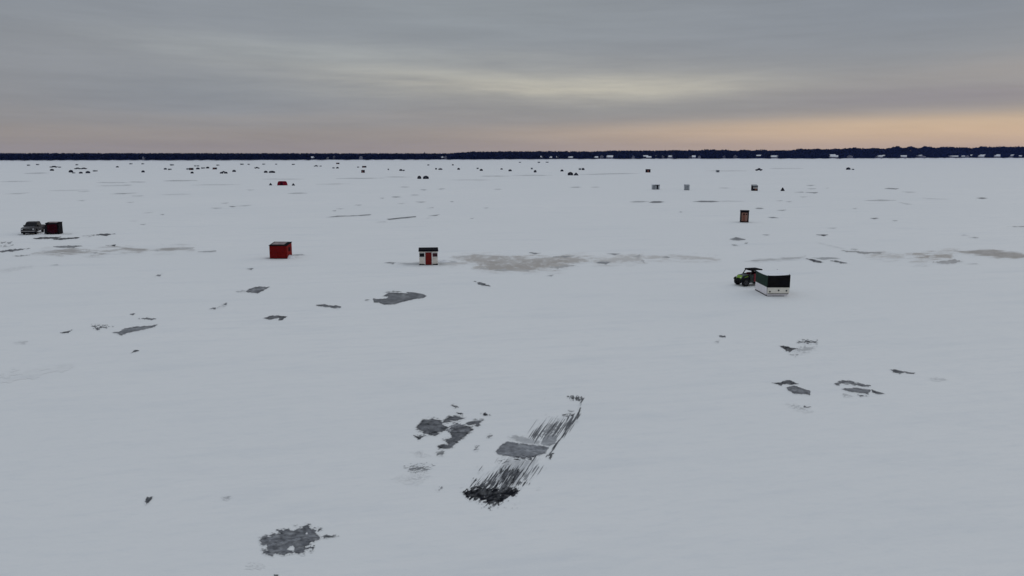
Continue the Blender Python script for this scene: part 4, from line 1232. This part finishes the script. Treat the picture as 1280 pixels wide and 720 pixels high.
FA, FB, FC = 'shelters on the ice near the dark truck side', 'shelters on the ice beyond the red shelter', 'shelters on the ice toward the big white shore house'
ITEMS = [
    # kind, column, base row, width, height, label
    ('red', 352, 231.8, 12.4, 5.2, 'long low dark red shelter with sloping ends between two tiny black tents'),
    ('peak', 337.7, 231.7, 3.8, 3.0, 'tiny black peaked tent just before the long red shelter'),
    ('peak', 366.2, 232.0, 3.8, 3.0, 'tiny black peaked tent just past the long red shelter'),
    ('peak', 979.0, 238.8, 4.8, 4.4, 'small black peaked tent alone beside the striped dark shack'),
    ('hub', 523.9, 223.6, 4.8, 3.9, 'narrower rounded black tent of the close pair beyond the white shack'),
    ('hub', 532.0, 223.7, 7.2, 4.0, 'wider rounded black tent of the close pair beyond the white shack'),
    ('hub', 713.2, 219.2, 6.8, 4.2, 'larger black dome tent of the touching pair in mid lake'),
    ('peak', 720.3, 219.3, 6.4, 3.6, 'pointed black tent touching the larger dome tent in mid lake'),
    ('shk', 810.4, 215.6, 5.4, 3.8, 'dark boxy shack far out straight beyond the T fronted pale shack'),
    ('gry', 897.5, 215.4, 3.6, 2.6, 'faint grey shack far out at the end of a thin scrape'),
    ('trl', 949.0, 213.6, 8.2, 3.3, 'lone dark truck parked broadside far beyond the striped shack'),
    ('hub', 1061.3, 212.2, 4.8, 3.0, 'last dark tent out toward the bright end of the shore'),
    ('gry', 1066.6, 212.4, 2.4, 1.3, 'small grey box beside the last dark tent toward the bright shore'),
    # beyond the truck
    ('trl', 66.6, 209.5, 9.4, 2.1, 'long dark truck broadside with a small tent straight below it'),
    ('gry', 74.0, 209.6, 2.4, 1.3, 'faint grey shack just past the end of the long dark truck'),
    ('hub', 63.8, 213.5, 4.2, 2.4, 'dark tent in front of the long dark truck'),
    ('hub', 87.5, 215.6, 4.6, 3.2, 'bigger dark tent at the near end of the two broadside trucks'),
    ('gry', 91.5, 216.8, 2.4, 1.3, 'grey speck of a shack touching the bigger dark tent'),
    ('trl', 96.3, 211.6, 7.4, 2.1, 'first of two dark trucks parked nose to tail in a line'),
    ('trl', 104.0, 211.6, 7.4, 2.1, 'second of two dark trucks parked nose to tail in a line'),
    ('hub', 100.0, 216.9, 4.0, 2.2, 'small dark tent under the middle of the two trucks in line'),
    ('hub', 108.7, 216.6, 4.8, 2.8, 'rounder dark tent under the tail of the two trucks in line'),
    ('gry', 118.0, 214.4, 4.0, 1.5, 'low grey shack a little apart from the two trucks in line'),
    ('gry', 95.5, 206.6, 2.4, 1.4, 'grey speck behind the two trucks parked in line'),
    ('gry', 35.0, 207.3, 2.6, 1.5, 'first of two grey specks near the blue end of the shore'),
    ('gry', 46.3, 206.4, 2.6, 1.4, 'second of two grey specks near the blue end of the shore'),
    ('hub', 146.0, 209.3, 3.2, 1.6, 'single dark dot of a tent alone between two clusters'),
    ('gry', 163.0, 205.4, 3.0, 1.3, 'faint grey shack far behind the lone dark tent'),
    ('gry', 178.0, 205.4, 2.6, 1.3, 'faint grey shack directly behind a lone black tent'),
    ('hub', 178.1, 215.5, 3.6, 2.6, 'lone black tent with a faint grey shack straight behind it'),
    # beyond the red shelter
    ('hub', 206.0, 212.0, 3.4, 2.0, 'dark tent of a dark and grey pair standing close'),
    ('gry', 211.5, 212.5, 3.4, 1.6, 'grey shack of a dark and grey pair standing close'),
    ('gry', 214.4, 206.9, 4.0, 1.5, 'flat grey shack behind the dark and grey pair'),
    ('gry', 234.4, 212.0, 3.2, 1.6, 'grey shack touching the black tent over a lone dot'),
    ('shk', 238.4, 212.6, 4.0, 2.5, 'black slanted shack with a grey one touching it'),
    ('hub', 239.5, 216.8, 3.4, 2.3, 'black dot of a tent just below the slanted black shack'),
    ('gry', 243.8, 208.0, 2.2, 1.2, 'first of two close grey specks above a dark tent'),
    ('gry', 247.3, 208.0, 2.2, 1.2, 'second of two close grey specks above a dark tent'),
    ('hub', 246.6, 211.7, 4.0, 2.3, 'dark tent under the two close grey specks'),
    ('gry', 253.3, 210.8, 4.0, 1.5, 'flat grey shack between two dark tents in the busy row'),
    ('hub', 259.0, 210.6, 3.6, 2.3, 'dark tent just past the flat grey shack in the busy row'),
    ('shk', 267.8, 211.8, 4.0, 2.2, 'dark shack under a grey speck at the end of the busy row'),
    ('gry', 271.8, 207.1, 2.8, 1.3, 'grey speck above the dark shack ending the busy row'),
    ('hub', 276.3, 217.0, 3.8, 2.2, 'near tent of three black ones set in a small arch'),
    ('hub', 279.0, 215.6, 3.0, 1.8, 'middle and farthest tent of three black ones in an arch'),
    ('hub', 281.7, 217.0, 3.8, 2.3, 'last tent of three black ones set in a small arch'),
    ('hub', 292.0, 214.9, 4.0, 2.6, 'single black tent just past the arch of three'),
    ('gry', 302.0, 206.0, 3.8, 1.4, 'first of two faint grey shacks under a shoreline clearing'),
    ('gry', 310.5, 206.0, 2.4, 1.2, 'second of two faint grey shacks under a shoreline clearing'),
    ('trr', 320.8, 210.8, 6.4, 2.1, 'low dark truck broadside farther out than the red shelter'),
    ('hub', 331.6, 216.0, 4.2, 2.6, 'smaller black tent behind the long red shelter'),
    ('hub', 339.2, 216.1, 7.4, 2.6, 'wide low black tent behind the long red shelter'),
    ('gry', 329.3, 205.8, 3.0, 1.2, 'faint grey shack farthest out above the wide low tent'),
    ('gry', 345.0, 205.8, 2.0, 1.1, 'pale speck farthest out above the long red shelter'),
    ('gry', 366.3, 206.1, 3.4, 1.2, 'flat faint shack on its own before the shore clearing'),
    ('trl', 394.8, 208.3, 5.2, 1.9, 'small dark truck broadside with a grey speck behind it'),
    ('gry', 400.6, 208.2, 2.2, 1.1, 'grey speck at the back of the small dark truck'),
    ('gry', 416.6, 210.6, 2.4, 1.4, 'grey speck close before a dark dot of a tent'),
    ('hub', 421.5, 210.6, 3.2, 1.9, 'dark dot of a tent with a grey speck close by'),
    ('shk', 422.0, 205.1, 3.6, 1.6, 'dark shack straight behind the dark dot of a tent'),
    ('gry', 447.5, 209.5, 2.4, 1.2, 'faint grey speck beside the dark flat shack'),
    ('shk', 455.0, 209.5, 4.8, 1.9, 'dark flat shack straight behind a square black tent'),
    ('shk', 453.5, 216.0, 3.8, 3.3, 'square black shack in front of the dark flat one'),
    # straight ahead
    ('gry', 485.3, 212.6, 1.6, 1.6, 'faint narrow speck between the square black shack and a pair'),
    ('hub', 500.8, 213.6, 3.8, 2.3, 'dark tent of an uneven touching pair'),
    ('gry', 504.5, 213.8, 2.6, 1.5, 'low grey shack of an uneven touching pair'),
    ('gry', 535.3, 206.9, 2.4, 1.3, 'faint speck far behind the rounded pair of tents'),
    ('hub', 545.0, 211.9, 2.4, 2.0, 'thin grey dark tent beside a low wide one'),
    ('hub', 550.3, 212.3, 5.0, 2.0, 'low wide black tent beside a thin one'),
    ('hub', 566.0, 206.8, 2.4, 1.6, 'far dark dot behind a lone grey black tent'),
    ('hub', 573.2, 212.2, 3.4, 2.3, 'lone grey black tent with a far dot behind it'),
    ('gry', 597.0, 211.3, 2.6, 1.6, 'pale shack behind a black tent in mid row'),
    ('hub', 601.5, 213.6, 4.0, 2.5, 'black tent with a pale shack close behind it'),
    ('hub', 627.0, 212.0, 3.0, 1.7, 'small grey black tent midway along the row'),
    ('hub', 637.6, 214.1, 4.2, 2.4, 'black tent with a small one behind, midway in the row'),
    ('gry', 650.0, 203.4, 3.0, 1.0, 'tiny grey shack close under the shore, first of three'),
    ('gry', 673.6, 203.6, 3.0, 1.4, 'tiny dark grey shack close under the shore, middle of three'),
    ('gry', 684.0, 203.3, 3.6, 1.0, 'tiny grey shack close under the shore, last of three'),
    ('gry', 664.8, 211.6, 2.6, 1.8, 'grey tall shack just behind a round black tent'),
    ('hub', 669.0, 215.5, 3.5, 3.0, 'round black tent with a grey tall shack behind'),
    ('hub', 702.6, 214.3, 3.8, 2.5, 'black tent before the touching pair in mid lake'),
    ('gry', 725.0, 212.4, 3.0, 2.0, 'grey shack touching a black tent behind the mid lake pair'),
    ('hub', 729.0, 212.6, 3.6, 2.7, 'black tent touching a grey shack behind the mid lake pair'),
]
for kind, u, vb, wpx, hpx, lab in ITEMS:
    g = None
    if hpx < 3 and kind != 'red':
        g = FA if u < 190 else FB if u < 470 else FC if u < 760 else None
    far_thing(kind, u, vb, wpx, hpx, lab, g)

# ------------------------------------------------------------------ far shore
_ub = [-400, 0, 160, 320, 480, 640, 800, 960, 1040, 1200, 1280, 1700]
_vb = [201.8, 201.3, 201.2, 201.0, 200.5, 200.0, 199.3, 198.9, 198.8, 197.9, 198.0, 198.0]
_ut = [-400, 0, 70, 160, 260, 320, 400, 440, 470, 500, 560, 590, 640, 700, 740, 765, 800, 870, 960, 1000, 1060, 1095, 1112, 1120, 1128, 1138, 1146, 1155, 1168, 1175, 1190, 1215, 1225, 1235, 1260, 1280, 1700]
_vt = [192, 191.6, 192.4, 192.9, 192.2, 193.0, 193.2, 192.5, 191.8, 191.9, 191.9, 189.6, 189.3, 189.1, 189.4, 188.2, 188.2, 187.6, 188.0, 187.0, 185.6, 185.2, 185.4, 182.9, 185.2, 183.4, 185.2, 182.8, 184.6, 184.0, 184.2, 184.6, 183.2, 183.6, 183.4, 183.0, 184]
SH_V = lambda u: np.interp(u, _ub, _vb)
TOP_V = lambda u: np.interp(u, _ut, _vt)


def shore_pt(u, off):
    """point off metres behind the waterline on the ray through column u"""
    x, y = G(u, float(SH_V(u)))
    d = math.hypot(x, y)
    return x * (d + off) / d, y * (d + off) / d


TREE_H = 12.5


def hill(u, off):
    y = shore_pt(u, 130)[1]
    top = z_at(float(TOP_V(u)), y)
    hmax = max(2.0, top - TREE_H)
    q = min(1.0, max(0.0, (off - 12) / 110.0))
    return 1.6 + (hmax - 1.6) * q * q * (3 - 2 * q) if off > 8 else 1.6 * max(0, off) / 8


def strip(name, offs, m, label, wob=0.0):
    us = np.arange(-240, 1520, 5.0)
    vs, fs = [], []
    for u in us:
        for o_ in offs:
            x, y = shore_pt(u, o_ + wob * math.sin(u * .21) * (o_ == 0))
            vs.append((x, y, hill(u, o_) - .05 * (o_ == offs[0] and o_ <= 0) + (.5 * math.sin(u * .37) + .4 * math.sin(u * .83)) * (0 < o_ < 12) * .6))
    k = len(offs)
    for i in range(len(us) - 1):
        fs += [(i * k + j, (i + 1) * k + j, (i + 1) * k + j + 1, i * k + j + 1) for j in range(k - 1)]
    o = MB().add(vs, fs).build(name, m, None, True)
    tag(o, label, kind='structure')


strip('shore_bank', [0, 2, 4, 8, 12], M['snow_cap'], 'low snowy bank along the far shore', .8)
strip('wooded_hill', [12, 30, 50, 70, 90, 110, 125, 200, 400], M['brush'], 'dark wooded rise behind the far shore')

# houses along the shore: column, width in columns, offset, type
HOUSES = [
    (180, 3.5, 12, 1, 0), (391, 4, 30, 0, 1.4), (409, 4, 16, 0, .6), (418, 4, 34, 1, 1.5),
    (451, 5.5, 13, 1, .4), (553, 4, 34, 0, 1.4), (557, 4, 14, 1, .4), (677, 4, 34, 0, 2), (688, 4.5, 16, 0, 1), (697, 4, 30, 0, 1.6), (713, 8, 20, 0, .6),
    (745, 6, 22, 0, .6), (752, 5, 34, 1, 2.0), (762, 9.5, 16, 2, .4), (791, 4.5, 14, 1, 0), (807, 7, 38, 0, 3), (811, 7, 18, 0, .8), (820, 3.5, 36, 0, 2.6), (828, 5, 24, 1, .8), (838, 8, 16, 2, .2),
    (862, 4, 26, 1, 1), (867, 5, 14, 2, 0), (874, 4, 14, 1, 0), (905, 3.5, 24, 1, 1), (919, 6, 30, 1, 2), (948, 8, 42, 0, 4.2), (966, 8, 28, 0, 3.2), (968, 9, 14, 2, 0),
    (1040, 8, 44, 0, 4.4), (1042, 11, 16, 2, .4), (1062, 8, 24, 1, 1.2), (1098, 10, 16, 2, .3), (1105, 4, 36, 0, 3), (1128, 10, 14, 2, .3), (1148, 8, 36, 0, 2.6), (1152, 9, 16, 1, .6), (1190, 14, 24, 3, 1.6), (1203, 5.5, 24, 3, 1.6),
    (1209, 4, 18, 1, .6), (1215, 4, 36, 0, 3.4), (1228, 6, 36, 0, 3.2), (1226, 7, 14, 2, .2), (1246, 7, 18, 2, .8), (1248, 5, 38, 0, 3.8), (1263, 4, 16, 1, .4), (1275, 4, 26, 0, 2), (1265, 4, 36, 0, 3)]
CLEAR = []
H_LAB = {0: ['snow roofed house among the dark trees of the far shore', 'low house under a snowy roof deep in the shore trees'],
         1: ['grey gabled house among the dark trees of the far shore', 'narrow grey lake house near the waterline'],
         2: ['large pale house with snowy roof on an open shore lot', 'wide pale house with snowy lawn at the waterline'],
         3: ['long low building with a bright snowy roof on the far shore', 'short low building with a bright roof beside the long one']}
ORD = ['first', 'second', 'third', 'fourth', 'fifth', 'sixth', 'seventh', 'eighth', 'ninth', 'tenth', 'eleventh', 'twelfth']
for i, (u, wpx, off, typ, rise) in enumerate(sorted(HOUSES)):
    x, y = shore_pt(u, off)
    s = math.hypot(x, y) / FPX
    w = wpx * s * .82
    g = hill(u, off) + rise * .55
    zone = ('the low blue end of the shore' if u < 340 else 'the shore straight behind the red shelter' if u < 500 else 'the shore beyond the rounded tents' if u < 720 else
            'the shore behind the T fronted shack' if u < 930 else 'the shore beyond the striped shack' if u < 1110 else 'the tall tree end of the shore')
    look = ['dark house with a snowy roof', 'grey gabled house', 'wide pale house with a snowy roof', 'long low building with a bright roof'][typ]
    kk = sum(1 for q in sorted(HOUSES)[:i] if q[3] == typ and (('a' if q[0] < 340 else 'b' if q[0] < 500 else 'c' if q[0] < 720 else 'd' if q[0] < 930 else 'e' if q[0] < 1110 else 'f') ==
                                                              ('a' if u < 340 else 'b' if u < 500 else 'c' if u < 720 else 'd' if u < 930 else 'e' if u < 1110 else 'f')))
    t = thing('lake_house', ORD[kk] + ' ' + look + ' along ' + zone, 'house', (x, y, g - .3), -math.atan2(x, y), 'houses along the far shore')
    dd = 9.0
    wh, rh = {0: (3.2, 2.6), 1: (4.5, 3.0), 2: (4.6, 3.6), 3: (3.0, 2.6)}[typ]
    wm = {0: 'house_wall', 1: 'house_grey', 2: 'house_grey', 3: 'house_wall'}[typ]
    b = MB()
    if typ == 1:                                   # gable end towards the lake
        b.add([(-w / 2, 0, 0), (w / 2, 0, 0), (w / 2, 0, wh), (0, 0, wh + rh), (-w / 2, 0, wh), (-w / 2, dd, 0), (w / 2, dd, 0), (w / 2, dd, wh), (0, dd, wh + rh), (-w / 2, dd, wh)],
              [(0, 1, 2, 3, 4), (9, 8, 7, 6, 5), (0, 5, 6, 1), (1, 6, 7, 2), (4, 9, 5, 0), (2, 7, 8, 3), (3, 8, 9, 4)])
        b.build('wall', M[wm], t)
        r = MB()
        for sg in (-1, 1):
            r.add([(0, -.5, wh + rh + .25), (sg * (w / 2 + .5), -.5, wh - .05), (sg * (w / 2 + .5), -.5, wh - .45), (0, -.5, wh + rh + .02),
                   (0, dd + .5, wh + rh + .25), (sg * (w / 2 + .5), dd + .5, wh - .05), (sg * (w / 2 + .5), dd + .5, wh - .45), (0, dd + .5, wh + rh + .02)],
                  [(0, 1, 2, 3), (7, 6, 5, 4), (0, 4, 5, 1), (3, 2, 6, 7), (1, 5, 6, 2), (0, 3, 7, 4)])
        r.build('roof', M['snow_cap'], t)
    else:                                          # roof slope towards the lake
        b.extrude_x([(0, 0), (dd, 0), (dd, wh), (dd / 2, wh + rh), (0, wh)], -w / 2, w / 2)
        b.build('wall', M[wm], t)
        r = MB()
        r.extrude_x([(-.6, wh - .35), (-.6, wh - .05), (dd / 2, wh + rh + .35), (dd + .6, wh - .05), (dd + .6, wh - .35), (dd / 2, wh + rh + .03)], -w / 2 - .5, w / 2 + .5)
        rf = r.build('roof', M['snow_cap'], t)
        MB().box(w * .2, w * .2 + 1, dd * .55, dd * .55 + 1, wh + rh * .6, wh + rh + 1.2).build('chimney', M['house_wall'], rf)
    for k in range(max(2, int(w / 4))):
        xx = -w / 2 + w * (k + .5) / max(2, int(w / 4))
        wn = MB().box(xx - .75, xx + .75, -.05, -.003, 1.0, 2.3).build('window', M['trim'], t)
        MB().box(xx - .62, xx + .62, -.065, -.052, 1.12, 2.18).build('pane', M['glass'], wn)
    MB().box(w * .05 - .5, w * .05 + .5, -.06, -.003, .1, .95 if False else 2.2).build('door', M['rust_wood'], t) if w > 12 else None
    CLEAR.append((u - wpx * .5, u + wpx * .5, off + 8, typ))

# ---- the woods, one mass
def tree_proto(seed, conifer):
    r = np.random.default_rng(seed)
    vs, fs = [], []
    for i in range(5):
        a = 2 * PI * i / 5
        vs.append((.25 * math.cos(a), .25 * math.sin(a), -1))
    for i in range(5):
        a = 2 * PI * i / 5
        vs.append((.06 * math.cos(a), .06 * math.sin(a), 11 if conifer else 8))
    fs += [(i, (i + 1) % 5, 5 + (i + 1) % 5, 5 + i) for i in range(5)]
    n = 62
    for k in range(n):
        if conifer:
            h = r.uniform(0, 1) ** 1.15
            rad = 2.9 * (1 - h) + .25
            a = r.uniform(0, 2 * PI)
            rr = rad * r.uniform(.25, 1.0)
            c = np.array([rr * math.cos(a), rr * math.sin(a), .8 + 11.4 * h])
            sz = .65 + .75 * (1 - h)
        else:
            d = r.normal(size=3)
            d /= np.linalg.norm(d)
            q = r.uniform(.35, 1) ** .5
            c = np.array([3.6 * d[0] * q, 3.6 * d[1] * q, 7.2 + 4.9 * d[2] * q])
            sz = r.uniform(.8, 1.5)
        ax = r.normal(size=3)
        ax /= np.linalg.norm(ax)
        bx = np.cross(ax, r.normal(size=3))
        bx /= np.linalg.norm(bx)
        o_ = len(vs)
        for s1, s2 in ((-1, -.6), (.8, -1), (1, .7), (-.7, 1)):
            vs.append(tuple(c + ax * s1 * sz + bx * s2 * sz * .8))
        fs.append((o_, o_ + 1, o_ + 2, o_ + 3))
    return np.array(vs), np.array(fs)


PROTOS = [tree_proto(s, s % 5 in (1, 3)) for s in range(10)]


def blocked(u, off):
    for a, b_, o_, typ in CLEAR:
        if a - .6 < u < b_ + .6 and off < o_ + 2:
            return True
    return False


def woods():
    V, F, base = [], [], 0
    r = np.random.default_rng(5)
    rows = [(14, 900), (26, 900), (42, 900), (60, 800), (80, 800), (100, 800), (118, 900), (130, 900)]
    for off0, n in rows:
        for k in range(n):
            u = -230 + 1740 * (k + r.uniform(0, 1)) / n
            if u < -30 or u > 1310:
                if r.uniform() < .35:
                    continue
            off = off0 + r.uniform(-6, 6)
            if blocked(u, off):
                continue
            x, y = shore_pt(u, off)
            pv, pf = PROTOS[int(r.integers(0, 10))]
            kz = r.uniform(.80, 1.06) if off < 110 else r.uniform(.93, 1.06)
            if u > 850 and off > 100:
                kz *= 1 + .16 * max(-.35, math.sin(u * .19) * math.sin(u * .083 + 1) + .5 * r.normal() * .6)
            kx = r.uniform(.9, 1.5) * (1.25 if u < 700 else 1.35)
            a = r.uniform(0, 2 * PI)
            c, s = math.cos(a), math.sin(a)
            q = np.empty_like(pv)
            q[:, 0] = x + kx * (pv[:, 0] * c - pv[:, 1] * s)
            q[:, 1] = y + kx * (pv[:, 0] * s + pv[:, 1] * c)
            q[:, 2] = hill(u, off) + pv[:, 2] * kz * 1.03
            V.append(q)
            F.append(pf + base)
            base += len(pv)
    V = np.concatenate(V)
    F = np.concatenate(F)
    me = bpy.data.meshes.new('woods')
    me.vertices.add(len(V))
    me.vertices.foreach_set('co', V.astype(np.float32).ravel())
    me.loops.add(F.size)
    me.loops.foreach_set('vertex_index', F.astype(np.int32).ravel())
    me.polygons.add(len(F))
    me.polygons.foreach_set('loop_start', np.arange(0, F.size, 4, dtype=np.int32))
    me.update(calc_edges=True)
    me.validate()
    me.materials.append(M['needle'])
    o = bpy.data.objects.new('woods', me)
    C.objects.link(o)
    tag(o, 'dark blue wooded shoreline along the whole horizon', kind='stuff')


woods()

# ---- the few crowns that stand clear of the skyline
TALL = [(530.9, 190.3, 1), (1121, 182.4, 0), (1138.5, 183.2, 0), (1155, 182.4, 0), (1160, 183.0, 0), (1176, 183.7, 0), (1226, 182.9, 0), (1249, 182.9, 1), (1095, 184.7, 0), (1063, 185.0, 0), (1021, 186.0, 1)]
T_LAB = ['thin tall tree topping the low shore beyond the rounded tents', 'highest rounded crown where the tall tree end begins', 'rounded crown next after the highest one', 'broad double crown, its first half', 'broad double crown, its second half',
         'lower round crown after the broad double one', 'round crown above the long low bright roofed building', 'pointed tree near the end of the visible shore', 'slight round crown over the large pale shore house', 'slight crown over the grey gabled house', 'pointed tree above the gap in the shore houses']
for (u, v, con), lab in zip(TALL, T_LAB):
    off = 138
    x, y = shore_pt(u, off)
    g = hill(u, 125)
    hgt = z_at(v, y) - g
    r = np.random.default_rng(int(u))
    t = thing('shore_tree', lab, 'tree', (x, y, g), 0, 'trees above the skyline')
    MB().disc((0, 0, hgt * .35), (0, 0, 1), .35, hgt * .4, 7, .15).build('trunk', M['bark'], t)
    b = MB()
    for k in range(260):
        if con:
            h = r.uniform(0, 1)
            rr = (3.2 * (1 - h) + .2) * r.uniform(.2, 1)
            a = r.uniform(0, 2 * PI)
            c = np.array([rr * math.cos(a), rr * math.sin(a), hgt * (.12 + .86 * h)])
        else:
            d = r.normal(size=3)
            d /= np.linalg.norm(d)
            q = r.uniform(.2, 1) ** .5
            c = np.array([d[0] * q * 8.5, d[1] * q * 6, hgt * .62 + d[2] * q * hgt * .36])
        ax = r.normal(size=3); ax /= np.linalg.norm(ax)
        bx = np.cross(ax, r.normal(size=3)); bx /= np.linalg.norm(bx)
        sz = r.uniform(.5, 1.1)
        b.add([tuple(c + ax * s1 * sz + bx * s2 * sz * .8) for s1, s2 in ((-1, -.6), (.8, -1), (1, .7), (-.7, 1))], [(0, 1, 2, 3)])
    b.build('crown', M['needle'], t)

# ------------------------------------------------------------------ the air
hz = bpy.data.materials.new('blue_haze')
hz.use_nodes = True
hz.node_tree.nodes.clear()
pv = hz.node_tree.nodes.new('ShaderNodeVolumePrincipled')
pv.inputs['Color'].default_value = (.17, .28, .95, 1)
pv.inputs['Density'].default_value = 4.2e-5
pv.inputs['Anisotropy'].default_value = 0
ho = hz.node_tree.nodes.new('ShaderNodeOutputMaterial')
hz.node_tree.links.new(pv.outputs[0], ho.inputs['Volume'])
o = MB().box(-4100, 4100, -4100, 4100, -1, 58).build('haze', hz)
tag(o, 'thin blue haze in the air over the whole lake', kind='stuff')

# ------------------------------------------------------------------ render
SC.render.engine = 'CYCLES'
SC.cycles.max_bounces = 6
SC.cycles.diffuse_bounces = 3
SC.cycles.use_denoising = True
SC.cycles.denoiser = 'OPENIMAGEDENOISE'
SC.render.resolution_x, SC.render.resolution_y = 1024, 576
